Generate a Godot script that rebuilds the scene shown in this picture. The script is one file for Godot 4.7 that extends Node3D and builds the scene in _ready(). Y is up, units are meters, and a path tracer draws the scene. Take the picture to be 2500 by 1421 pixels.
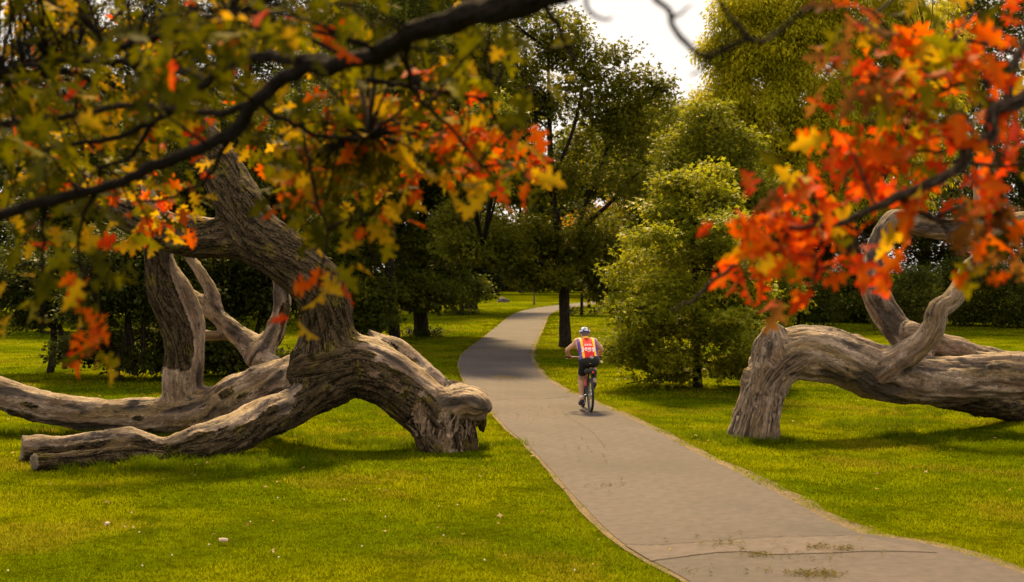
extends Node3D
# A park path between two fallen oaks, a cyclist riding away, autumn oak boughs overhead.

const F := 3472.0            # focal length in photo pixels (photo 2500 x 1421)
const EYE := Vector3(0, 2.78, 0)
const PITCH := -0.01455      # radians
var cam_basis := Basis(Vector3.RIGHT, PITCH)
var rng := RandomNumberGenerator.new()
var names := {}
var M := {}
var n_low := FastNoiseLite.new()
var n_mid := FastNoiseLite.new()
var n_hi := FastNoiseLite.new()
var path_poly := PackedVector2Array()
var path_wide := PackedVector2Array()
var lush := []               # places with longer grass: [Vector2, radius, strength]

func _ready():
	# ---- camera, sky, sun, exposure
	var cam := Camera3D.new()
	cam.name = "camera"
	cam.position = EYE
	cam.basis = cam_basis
	var lens := CameraAttributesPhysical.new()
	lens.frustum_focal_length = 85.0
	lens.exposure_aperture = 3.8
	lens.frustum_focus_distance = 25.0
	lens.frustum_near = 0.2
	lens.frustum_far = 4000.0
	cam.attributes = lens
	cam.fov = rad_to_deg(2.0 * atan(710.5 / F))
	cam.near = 0.2
	cam.far = 4000.0
	add_child(cam)
	var sky_m := ProceduralSkyMaterial.new()
	sky_m.sky_top_color = Color(0.93, 0.885, 0.835)
	sky_m.sky_horizon_color = Color(0.955, 0.915, 0.875)
	sky_m.sky_curve = 0.3
	sky_m.ground_bottom_color = Color(0.16, 0.17, 0.06)
	sky_m.ground_horizon_color = Color(0.4, 0.4, 0.3)
	sky_m.sun_angle_max = 20.0
	sky_m.sun_curve = 0.1
	sky_m.sky_cover = sky_cover()
	sky_m.sky_cover_modulate = Color(0.28, 0.28, 0.29)
	sky_m.sky_energy_multiplier = 0.82
	var sky := Sky.new()
	sky.sky_material = sky_m
	var env := Environment.new()
	env.background_mode = Environment.BG_SKY
	env.sky = sky
	env.tonemap_mode = Environment.TONE_MAPPER_LINEAR
	env.tonemap_exposure = 2.1
	env.sdfgi_enabled = true
	env.ssao_enabled = true
	env.ssil_enabled = true
	var we := WorldEnvironment.new()
	we.name = "world_environment"
	we.environment = env
	add_child(we)
	var sun := DirectionalLight3D.new()
	sun.name = "sun"
	sun.light_energy = 1.6
	sun.light_color = Color(1.0, 0.86, 0.60)
	sun.light_angular_distance = 8.0
	sun.shadow_enabled = true
	sun.basis = Basis.looking_at(-Vector3(-0.05, 0.72, -0.66).normalized(), Vector3.UP)
	add_child(sun)

	setup_noise()
	setup_materials()
	build_ground()
	build_left_tree()
	build_right_tree()
	build_trees()
	build_grass()
	build_cyclist()
	build_boughs()
	build_small_things()

# ---------------------------------------------------------------- helpers
func at(px: float, py: float, depth: float) -> Vector3:
	return EYE + cam_basis * (Vector3((px - 1250.0) / F, -(py - 710.5) / F, -1.0) * depth)

func on_ground(px: float, py: float) -> Vector3:
	var d: Vector3 = cam_basis * Vector3((px - 1250.0) / F, -(py - 710.5) / F, -1.0)
	var p: Vector3 = EYE + d * (EYE.y / -d.y)
	p.y = height(p.x, p.z)
	return p

func height(x: float, z: float) -> float:
	return n_low.get_noise_2d(x * 6.0, z * 6.0) * 0.05 * clampf((60.0 + z) / 25.0, 0.0, 1.0)

func setup_noise():
	rng.seed = 7
	n_low.seed = 3; n_low.frequency = 0.02; n_low.fractal_octaves = 2
	n_mid.seed = 5; n_mid.frequency = 1.0; n_mid.fractal_octaves = 3
	n_hi.seed = 9; n_hi.frequency = 1.0; n_hi.fractal_octaves = 2

func numbered(called: String) -> String:
	var n: int = names.get(called, 0)
	names[called] = n + 1
	return called if n == 0 else "%s_%03d" % [called, n]

func tag(o: Node, label := "", category := "", group := "", kind := ""):
	if label: o.set_meta("label", label)
	if category: o.set_meta("category", category)
	if group: o.set_meta("group", group)
	if kind: o.set_meta("kind", kind)

func thing(called: String, where: Vector3, label: String, category: String, group := "") -> Node3D:
	var o := Node3D.new()
	o.name = numbered(called)
	add_child(o)
	o.position = where
	tag(o, label, category, group)
	return o

func part(called: String, mesh: Mesh, mat: Material, parent: Node, kind := "") -> MeshInstance3D:
	var o := MeshInstance3D.new()
	var k: String = called
	var i := 0
	while parent.has_node(NodePath(k)):
		i += 1
		k = "%s_%03d" % [called, i]
	o.name = k
	o.mesh = mesh
	if mat: o.material_override = mat
	parent.add_child(o, true)
	if kind: o.set_meta("kind", kind)
	return o

func top(called: String, mesh: Mesh, mat: Material, label := "", category := "", group := "", kind := "") -> MeshInstance3D:
	var o := MeshInstance3D.new()
	o.name = numbered(called)
	o.mesh = mesh
	if mat: o.material_override = mat
	add_child(o)
	tag(o, label, category, group, kind)
	return o

func lin(r: float, g: float, b: float) -> Color:
	return Color(r, g, b).linear_to_srgb()

func multi(called: String, mesh: Mesh, mat: Material, xf: Array, cols: PackedColorArray, parent: Node, kind := "stuff") -> MultiMeshInstance3D:
	var mm := MultiMesh.new()
	mm.transform_format = MultiMesh.TRANSFORM_3D
	mm.use_colors = true
	mm.mesh = mesh
	mm.instance_count = xf.size()
	for i in xf.size():
		mm.set_instance_transform(i, xf[i])
		mm.set_instance_color(i, cols[i])
	var o := MultiMeshInstance3D.new()
	o.multimesh = mm
	o.material_override = mat
	if parent == self:
		o.name = numbered(called)
	else:
		var k: String = called
		var i := 0
		while parent.has_node(NodePath(k)):
			i += 1
			k = "%s_%03d" % [called, i]
		o.name = k
	parent.add_child(o, true)
	if kind: o.set_meta("kind", kind)
	return o

func catmull(pts: PackedVector3Array, per: int) -> PackedVector3Array:
	var out := PackedVector3Array()
	var n := pts.size()
	for i in n - 1:
		var a: Vector3 = pts[maxi(i - 1, 0)]
		var b: Vector3 = pts[i]
		var c: Vector3 = pts[i + 1]
		var d: Vector3 = pts[mini(i + 2, n - 1)]
		for j in per:
			out.append(b.cubic_interpolate(c, a, d, float(j) / per))
	out.append(pts[n - 1])
	return out

func lerp_list(r: PackedFloat32Array, per: int) -> PackedFloat32Array:
	var out := PackedFloat32Array()
	for i in r.size() - 1:
		for j in per:
			var t := float(j) / per
			t = t * t * (3.0 - 2.0 * t)
			out.append(lerpf(r[i], r[i + 1], t))
	out.append(r[r.size() - 1])
	return out

# a swept tube with uv: u round (repeats), v along in metres
func tube(st: SurfaceTool, pts: PackedVector3Array, rad: PackedFloat32Array, sides := 8, wob := 0.0, vscale := 1.0, color := Color.WHITE, capped := true):
	var n := pts.size()
	var up := Vector3(0.13, 0.97, 0.2).normalized()
	var d0: Vector3 = (pts[1] - pts[0]).normalized()
	if absf(d0.dot(up)) > 0.9: up = Vector3(0.9, 0.1, 0.4).normalized()
	var nx: Vector3 = d0.cross(up).normalized()
	var s := 0.0
	var rings := []
	var rep := maxf(1.0, roundf(TAU * rad[0] * vscale))
	for i in n:
		var d: Vector3 = (pts[mini(i + 1, n - 1)] - pts[maxi(i - 1, 0)]).normalized()
		nx = (nx - d * nx.dot(d)).normalized()
		var ny: Vector3 = d.cross(nx)
		if i > 0: s += pts[i].distance_to(pts[i - 1])
		var ring := []
		for k in sides + 1:
			var a := TAU * k / sides
			var dir: Vector3 = nx * cos(a) + ny * sin(a)
			var r := rad[i]
			if wob > 0.0:
				var q := k % sides
				r *= 1.0 + wob * n_mid.get_noise_3d(cos(TAU * q / sides) * 1.3 + pts[0].x * 3.0, sin(TAU * q / sides) * 1.3 + pts[0].y, s * 0.8 / maxf(rad[0], 0.02) * 0.2)
			ring.append([pts[i] + dir * r, dir, Vector2(rep * k / sides, s * vscale)])
		rings.append(ring)
	st.set_color(color)
	for i in n - 1:
		for k in sides:
			for q in [[i, k], [i + 1, k], [i, k + 1], [i, k + 1], [i + 1, k], [i + 1, k + 1]]:
				var v = rings[q[0]][q[1]]
				st.set_normal(v[1]); st.set_uv(v[2]); st.add_vertex(v[0])
	if capped:
		for e in [0, n - 1]:
			var nn: Vector3 = (pts[0] - pts[1]).normalized() if e == 0 else (pts[n - 1] - pts[n - 2]).normalized()
			for k in sides:
				var tri := [rings[e][k], rings[e][k + 1]] if e == 0 else [rings[e][k + 1], rings[e][k]]
				st.set_normal(nn); st.set_uv(Vector2(0.5, 0.5)); st.add_vertex(pts[e])
				for v in tri:
					st.set_normal(nn); st.set_uv(Vector2(0.5, 0.5)); st.add_vertex(v[0])

func begin() -> SurfaceTool:
	var st := SurfaceTool.new()
	st.begin(Mesh.PRIMITIVE_TRIANGLES)
	return st

# one triangle, wound so that its front is on the side of n
func tri(st: SurfaceTool, a: Vector3, b: Vector3, c: Vector3, n: Vector3):
	st.set_normal(n)
	st.add_vertex(a)
	if (c - a).cross(b - a).dot(n) < 0.0:
		st.add_vertex(c); st.add_vertex(b)
	else:
		st.add_vertex(b); st.add_vertex(c)

func two(a: Vector3, b: Vector3) -> PackedVector3Array:
	return PackedVector3Array([a, b])

func rr(a: float, b: float) -> PackedFloat32Array:
	return PackedFloat32Array([a, b])

# ---------------------------------------------------------------- textures and materials
func seamless(w: int, h: int, sd: int, freq: float, oct := 4, type := FastNoiseLite.TYPE_SIMPLEX_SMOOTH, fractal := FastNoiseLite.FRACTAL_FBM) -> Image:
	var n := FastNoiseLite.new()
	n.seed = sd
	n.noise_type = type
	n.frequency = freq
	n.fractal_octaves = oct
	n.fractal_type = fractal
	return n.get_seamless_image(w, h, false, false, 0.15, true)

func stretched(im: Image, w: int, h: int) -> PackedByteArray:
	im.resize(w, h, Image.INTERPOLATE_CUBIC)
	im.convert(Image.FORMAT_L8)
	return im.get_data()

func grey_texture(data: PackedByteArray, w: int, h: int) -> ImageTexture:
	return ImageTexture.create_from_image(Image.create_from_data(w, h, false, Image.FORMAT_L8, data))

func sky_cover() -> ImageTexture:
	var n := FastNoiseLite.new()
	n.seed = 11
	n.frequency = 0.012
	n.fractal_octaves = 5
	var im := Image.create(512, 256, false, Image.FORMAT_RGBA8)
	for y in 256:
		var up := PI * (0.5 - (y + 0.5) / 256.0)
		for x in 512:
			var a := TAU * x / 512.0
			var v := n.get_noise_3d(cos(a) * cos(up) * 90.0, sin(up) * 160.0, sin(a) * cos(up) * 90.0)
			v = clampf(0.5 + v, 0.0, 1.0)
			im.set_pixel(x, y, Color(1, 1, 1, v))
	return ImageTexture.create_from_image(im)

func setup_materials():
	# bark: ridges run along v
	var W := 512
	var a := stretched(seamless(W, 48, 21, 0.024, 4, FastNoiseLite.TYPE_SIMPLEX_SMOOTH, FastNoiseLite.FRACTAL_RIDGED), W, W)
	var b := stretched(seamless(W, W, 22, 0.03, 4), W, W)
	var c := stretched(seamless(W, 64, 23, 0.012, 2), W, W)
	var bh := PackedByteArray(); bh.resize(W * W)
	var bc := PackedByteArray(); bc.resize(W * W)
	for i in W * W:
		var row := i - i % W
		var ridge: float = a[row + (i % W + int(44.0 * (c[i] / 255.0 - 0.5) + 16.0 * (b[i] / 255.0 - 0.5)) + W) % W] / 255.0
		var x: float = clampf(1.15 - 1.25 * ridge * ridge + 0.25 * (b[i] / 255.0 - 0.5), 0.0, 1.0)
		x = smoothstep(0.05, 0.85, x)
		bh[i] = int(255.0 * x)
		bc[i] = int(255.0 * clampf(0.34 + 0.42 * x + 0.38 * (b[i] / 255.0 - 0.5) + 0.25 * (c[i] / 255.0 - 0.5), 0.12, 1.0))
	M.bark_h = grey_texture(bh, W, W)
	M.bark_c = grey_texture(bc, W, W)
	# weathered bare wood: fine long grain with drying cracks and dark weather streaks
	a = stretched(seamless(W, 24, 31, 0.06, 4), W, W)
	b = stretched(seamless(W, 40, 32, 0.014, 3, FastNoiseLite.TYPE_SIMPLEX_SMOOTH, FastNoiseLite.FRACTAL_RIDGED), W, W)
	c = stretched(seamless(W, W, 33, 0.02, 4), W, W)
	var wh := PackedByteArray(); wh.resize(W * W)
	var wc := PackedByteArray(); wc.resize(W * W)
	for i in W * W:
		var m := c[i] / 255.0
		var j := i - i % W + (i % W + int(60.0 * (m - 0.5)) + W) % W
		var g := a[j] / 255.0
		var crack := smoothstep(0.74, 0.95, b[j] / 255.0)
		wh[i] = int(255.0 * clampf(0.75 * g + 0.25 * m - 0.6 * crack, 0.0, 1.0))
		wc[i] = int(255.0 * clampf(0.78 + 0.5 * (g - 0.5) + 0.28 * (m - 0.5) - 0.55 * crack, 0.12, 1.0))
	M.wood_h = grey_texture(wh, W, W)
	M.wood_c = grey_texture(wc, W, W)
	# asphalt: speckle
	a = stretched(seamless(W, W, 41, 0.25, 2), W, W)
	b = stretched(seamless(W, W, 42, 0.012, 4), W, W)
	c = stretched(seamless(W, W, 43, 0.5, 1, FastNoiseLite.TYPE_CELLULAR), W, W)
	var ah := PackedByteArray(); ah.resize(W * W)
	var ac := PackedByteArray(); ac.resize(W * W)
	for i in W * W:
		ah[i] = int(255.0 * clampf(0.5 * a[i] / 255.0 + 0.5 * c[i] / 255.0, 0, 1))
		ac[i] = int(255.0 * clampf(0.80 + 0.16 * (a[i] / 255.0 - 0.5) + 0.24 * (b[i] / 255.0 - 0.5) + 0.15 * (c[i] / 255.0 - 0.4), 0.15, 1.0))
	M.asphalt_h = grey_texture(ah, W, W)
	M.asphalt_c = grey_texture(ac, W, W)
	# turf under the blades
	a = stretched(seamless(W, W, 51, 0.12, 4), W, W)
	b = stretched(seamless(W, W, 52, 0.015, 4), W, W)
	for i in W * W:
		ac[i] = int(255.0 * clampf(0.72 + 0.75 * (a[i] / 255.0 - 0.5) + 0.35 * (b[i] / 255.0 - 0.5), 0.1, 1.0))
	M.turf_c = grey_texture(ac, W, W)
	M.turf_h = grey_texture(a, W, W)

	M.bark = mat(Color(1, 1, 1), 0.95, M.bark_c, M.bark_h, 4.8)
	M.bark.metallic_specular = 0.2
	M.wood = mat(Color(1, 1, 1), 0.8, M.wood_c, M.wood_h, 1.7)
	M.asphalt = mat(Color(1, 1, 1), 0.9, M.asphalt_c, M.asphalt_h, 0.25)
	M.turf = mat(Color(1, 1, 1), 1.0, M.turf_c, M.turf_h, 3.0)
	M.turf.metallic_specular = 0.0
	M.soil = mat(Color(1, 1, 1), 0.95, M.turf_c, M.turf_h, 1.5)
	M.stone = mat(Color(1, 1, 1), 0.9, M.turf_c, M.turf_h, 2.0)
	M.grass = leaf_mat(1.0, 0.8, 0.05)
	M.leaf = leaf_mat(1.1, 0.5, 0.22)
	M.near_leaf = leaf_mat(1.15, 0.6, 0.15)
	M.paint = mat(Color(1, 1, 1), 0.5)
	M.dull = mat(Color(1, 1, 1), 0.85)

func mat(c: Color, rough: float, tex: Texture2D = null, bump: Texture2D = null, bump_cm := 0.0, metal := 0.0) -> StandardMaterial3D:
	var m := StandardMaterial3D.new()
	m.albedo_color = c
	m.roughness = rough
	m.metallic = metal
	m.vertex_color_use_as_albedo = true
	if tex: m.albedo_texture = tex
	if bump:
		m.heightmap_enabled = true
		m.heightmap_texture = bump
		m.heightmap_scale = bump_cm
	return m

func leaf_mat(back: float, rough: float, spec: float) -> StandardMaterial3D:
	var m := mat(Color(1, 1, 1), rough)
	m.cull_mode = BaseMaterial3D.CULL_DISABLED
	m.backlight_enabled = true
	m.backlight = Color(back, back, back).linear_to_srgb()
	m.metallic_specular = spec
	return m

func flat(c: Color, rough := 0.6, metal := 0.0) -> StandardMaterial3D:
	var key := "flat%s%s%s" % [c, rough, metal]
	if not M.has(key):
		var m := StandardMaterial3D.new()
		m.albedo_color = c.linear_to_srgb()
		m.roughness = rough
		m.metallic = metal
		M[key] = m
	return M[key]

# ---------------------------------------------------------------- one smooth surface round many tapered limbs
class Field:
	var A := PackedVector3Array()
	var BA := PackedVector3Array()
	var IL := PackedFloat32Array()
	var R0 := PackedFloat32Array()
	var DR := PackedFloat32Array()
	var LI := PackedInt32Array()
	var S0 := PackedFloat32Array()
	var SL := PackedFloat32Array()
	var NX := PackedVector3Array()
	var NY := PackedVector3Array()
	var limbs := []
	var cuts := {}
	var carve := []             # [from, along, radius, radius]: hollows
	var k := 0.2
	var lump := 0.0
	var lump_freq := 1.5
	var noise: FastNoiseLite
	var cell := 0.035
	# results
	var verts := PackedVector3Array()
	var normals := PackedVector3Array()
	var quads := PackedInt32Array()
	var v_limb := PackedInt32Array()
	var v_st := PackedVector3Array()   # arc length, angle, radius of the limb there
	var v_block := PackedInt32Array()
	var block_cand := []

	func add(pts: PackedVector3Array, rad: PackedFloat32Array, info: Dictionary):
		var li := limbs.size()
		limbs.append(info)
		var up := Vector3(0.1, 0.95, 0.25).normalized()
		var d0: Vector3 = (pts[1] - pts[0]).normalized()
		if absf(d0.dot(up)) > 0.9: up = Vector3(1, 0, 0.2).normalized()
		var nx: Vector3 = (up - d0 * up.dot(d0)).normalized()
		var s := 0.0
		for i in pts.size() - 1:
			var ba: Vector3 = pts[i + 1] - pts[i]
			var l := ba.length()
			if l < 1e-5: continue
			var d := ba / l
			nx = (nx - d * nx.dot(d)).normalized()
			A.append(pts[i]); BA.append(ba); IL.append(1.0 / (l * l))
			R0.append(rad[i]); DR.append(rad[i + 1] - rad[i]); LI.append(li)
			S0.append(s); SL.append(l); NX.append(nx); NY.append(d.cross(nx))
			s += l
		info.length = s

	func value(p: Vector3, cand: PackedInt32Array) -> float:
		var total := 1e3
		var best := 1e3
		var li := -1
		for i in cand:
			if LI[i] != li:
				if li >= 0:
					if cuts.has(li): best = maxf(best, (p - cuts[li][0]).dot(cuts[li][1]))
					var h := maxf(k - absf(best - total), 0.0) / k
					total = minf(best, total) - h * h * k * 0.25
				best = 1e3
				li = LI[i]
			var pa: Vector3 = p - A[i]
			var t := clampf(pa.dot(BA[i]) * IL[i], 0.0, 1.0)
			var d := (pa - BA[i] * t).length() - R0[i] - DR[i] * t
			if d < best: best = d
		if li >= 0:
			if cuts.has(li): best = maxf(best, (p - cuts[li][0]).dot(cuts[li][1]))
			var h := maxf(k - absf(best - total), 0.0) / k
			total = minf(best, total) - h * h * k * 0.25
		for c in carve:
			var pa: Vector3 = p - c[0]
			var t := clampf(pa.dot(c[1]) / c[1].length_squared(), 0.0, 1.0)
			total = maxf(total, lerpf(c[2], c[3], t) - (pa - c[1] * t).length())
		if lump > 0.0: total += lump * noise.get_noise_3dv(p * lump_freq)
		return total

	func mesh_it():
		const N := 6
		var c := cell
		var bs := c * N
		var todo := {}
		var pad := k * 0.3 + lump + c * 2.0
		for i in A.size():
			var r := maxf(R0[i], R0[i] + DR[i]) + pad
			var lo := A[i].min(A[i] + BA[i]) - Vector3.ONE * r
			var hi := A[i].max(A[i] + BA[i]) + Vector3.ONE * r
			for x in range(floori(lo.x / bs), floori(hi.x / bs) + 1):
				for y in range(floori(lo.y / bs), floori(hi.y / bs) + 1):
					for z in range(floori(lo.z / bs), floori(hi.z / bs) + 1):
						todo[Vector3i(x, y, z)] = true
		var cell_vert := {}
		var edges := []
		var half := bs * 0.8661
		var M1 := N + 1
		var val := PackedFloat32Array()
		val.resize(M1 * M1 * M1)
		for b: Vector3i in todo:
			var o := Vector3(b) * bs
			var mid := o + Vector3.ONE * bs * 0.5
			var cand := PackedInt32Array()
			var near := 1e3
			for i in A.size():
				var pa: Vector3 = mid - A[i]
				var t := clampf(pa.dot(BA[i]) * IL[i], 0.0, 1.0)
				var d := (pa - BA[i] * t).length() - R0[i] - DR[i] * t
				if d < half * 2.0 + k: cand.append(i)
				if d < near: near = d
			if near > half + k * 0.3 + lump: continue
			if near < -half - k * 0.5 - lump and cuts.is_empty() and carve.is_empty(): continue
			var q := 0
			var neg := 0
			for z in M1:
				for y in M1:
					for x in M1:
						var v := value(o + Vector3(x, y, z) * c, cand)
						val[q] = v
						if v < 0.0: neg += 1
						q += 1
			if neg == 0 or neg == q: continue
			var bi := block_cand.size()
			block_cand.append(cand)
			var base := Vector3i(b) * N
			for z in N:
				for y in N:
					for x in N:
						var i0 := x + y * M1 + z * M1 * M1
						var v0 := val[i0]
						var vs := [v0, val[i0 + 1], val[i0 + M1], val[i0 + M1 + 1], val[i0 + M1 * M1], val[i0 + M1 * M1 + 1], val[i0 + M1 * M1 + M1], val[i0 + M1 * M1 + M1 + 1]]
						var mask := 0
						for j in 8:
							if vs[j] < 0.0: mask |= 1 << j
						if mask == 0 or mask == 255: continue
						var acc := Vector3.ZERO
						var cnt := 0
						for e in [[0, 1], [2, 3], [4, 5], [6, 7], [0, 2], [1, 3], [4, 6], [5, 7], [0, 4], [1, 5], [2, 6], [3, 7]]:
							var p0: int = e[0]
							var p1: int = e[1]
							if ((mask >> p0) & 1) == ((mask >> p1) & 1): continue
							var w: float = vs[p0] / (vs[p0] - vs[p1])
							acc += Vector3(p0 & 1, (p0 >> 1) & 1, p0 >> 2).lerp(Vector3(p1 & 1, (p1 >> 1) & 1, p1 >> 2), w)
							cnt += 1
						cell_vert[base + Vector3i(x, y, z)] = verts.size()
						verts.append(o + (Vector3(x, y, z) + acc / cnt) * c)
						v_block.append(bi)
						for ax in 3:
							if ((mask >> (1 << ax)) & 1) != (mask & 1):
								edges.append([base + Vector3i(x, y, z), ax, v0 < 0.0])
		for e in edges:
			var p: Vector3i = e[0]
			var ax: int = e[1]
			var u := Vector3i.ZERO
			var w := Vector3i.ZERO
			u[(ax + 1) % 3] = 1
			w[(ax + 2) % 3] = 1
			var a: int = cell_vert.get(p - u - w, -1)
			var b2: int = cell_vert.get(p - w, -1)
			var c2: int = cell_vert.get(p, -1)
			var d2: int = cell_vert.get(p - u, -1)
			if a < 0 or b2 < 0 or c2 < 0 or d2 < 0: continue
			if e[2]: quads.append_array(PackedInt32Array([a, d2, c2, b2]))
			else: quads.append_array(PackedInt32Array([a, b2, c2, d2]))
		find_normals()

	func find_normals():
		normals.resize(verts.size())
		normals.fill(Vector3.ZERO)
		for i in range(0, quads.size(), 4):
			var a := verts[quads[i]]
			var n := (verts[quads[i + 2]] - a).cross(verts[quads[i + 1]] - verts[quads[i + 3]])
			for j in 4: normals[quads[i + j]] += n
		for i in normals.size(): normals[i] = normals[i].normalized()

	func locate():
		v_limb.resize(verts.size())
		v_st.resize(verts.size())
		for v in verts.size():
			var p := verts[v]
			var best := 1e3
			var bi := 0
			var bt := 0.0
			for i: int in block_cand[v_block[v]]:
				var pa: Vector3 = p - A[i]
				var t := clampf(pa.dot(BA[i]) * IL[i], 0.0, 1.0)
				var d := (pa - BA[i] * t).length() - R0[i] - DR[i] * t
				if d < best:
					best = d; bi = i; bt = t
			# blended along the limb, so that the grain bends round corners without a jump
			var li := LI[bi]
			v_limb[v] = li
			var soft := maxf(0.04, 0.22 * (R0[bi] + DR[bi] * bt))
			var ws := 0.0
			var run := 0.0
			var dirs := Vector2.ZERO
			var rad := 0.0
			for i: int in block_cand[v_block[v]]:
				if LI[i] != li: continue
				var pa: Vector3 = p - A[i]
				var t0 := pa.dot(BA[i]) * IL[i]
				var t := clampf(t0, 0.0, 1.0)
				var q: Vector3 = pa - BA[i] * t
				var w := exp(-(q.length() - R0[i] - DR[i] * t - best) / soft)
				if (t0 < 0.0 and S0[i] == 0.0) or (t0 > 1.0 and (i == A.size() - 1 or LI[i + 1] != li)): t = clampf(t0, -6.0, 7.0)
				ws += w
				run += w * (S0[i] + SL[i] * t)
				rad += w * (R0[i] + DR[i] * clampf(t, 0.0, 1.0))
				var a := Vector2(q.dot(NX[i]), q.dot(NY[i]))
				dirs += a.normalized() * w
			v_st[v] = Vector3(run / ws, dirs.angle(), rad / ws)

# wood: limbs given in [pixel x, pixel y, depth, radius in pixels]; one part per limb, bark and bare wood as two surfaces
func hollow(f: Field, a: Array, b: Array):
	var p := at(a[0], a[1], a[2])
	f.carve.append([p, at(b[0], b[1], b[2]) - p, a[3] / F * a[2], b[3] / F * b[2]])

func limb(f: Field, called: String, rows: Array, info := {}, per := 5):
	var p := PackedVector3Array()
	var r := PackedFloat32Array()
	for q in rows:
		p.append(at(q[0], q[1], q[2]))
		r.append(q[3] / F * q[2])
	info.name = called
	f.add(catmull(p, per), lerp_list(r, per), info)

# the point of the surface that a sight line through a pixel meets
func surface_at(f: Field, px: float, py: float, near: float) -> Vector3:
	var cand := PackedInt32Array(range(f.A.size()))
	var t := near
	for i in 40:
		var d := f.value(at(px, py, t), cand)
		if d < 0.004: break
		t += d * 0.8
	return at(px, py, t)

# a torn shard of wood lying along the surface through the given pixels
func shard(f: Field, root: Node3D, pix: Array, near: float, w: float, tone: float, lift := 0.012):
	var p := PackedVector3Array()
	var all := PackedInt32Array(range(f.A.size()))
	for q in pix:
		var hit := surface_at(f, q[0], q[1], near)
		if f.value(hit, all) > 0.05 or (p.size() and hit.distance_to(p[p.size() - 1]) > 0.9): break
		p.append(hit)
	if p.size() < 2: return
	p = catmull(p, 4)
	var st := begin()
	var c := Color(0.22, 0.14, 0.08).lerp(Color(0.50, 0.37, 0.26), tone)
	var prev := []
	for i in p.size():
		var d := (p[mini(i + 1, p.size() - 1)] - p[maxi(i - 1, 0)]).normalized()
		var eye := (EYE - p[i]).normalized()
		var side := d.cross(eye).normalized()
		var k := sin(PI * (0.12 + 0.86 * i / (p.size() - 1.0))) * (0.75 + 0.5 * rng.randf())
		var h := w * k
		var o := p[i] + eye * lift
		var ring := [o - side * h - eye * 0.03, o + eye * h * (0.5 + 0.4 * rng.randf()) + side * h * 0.4 * rng.randfn(), o + side * h - eye * 0.03]
		if i > 0:
			for j in 2:
				var n: Vector3 = (eye + side * (j * 2 - 1) * 1.1).normalized()
				st.set_color(c * (0.8 + 0.4 * rng.randf()))
				st.set_uv(Vector2(j * 0.2 + tone, i * 0.08))
				tri(st, prev[j], prev[j + 1], ring[j + 1], n)
				tri(st, prev[j], ring[j + 1], ring[j], n)
		prev = ring
	part("splinter", st.commit(), M.wood, root)

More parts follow.
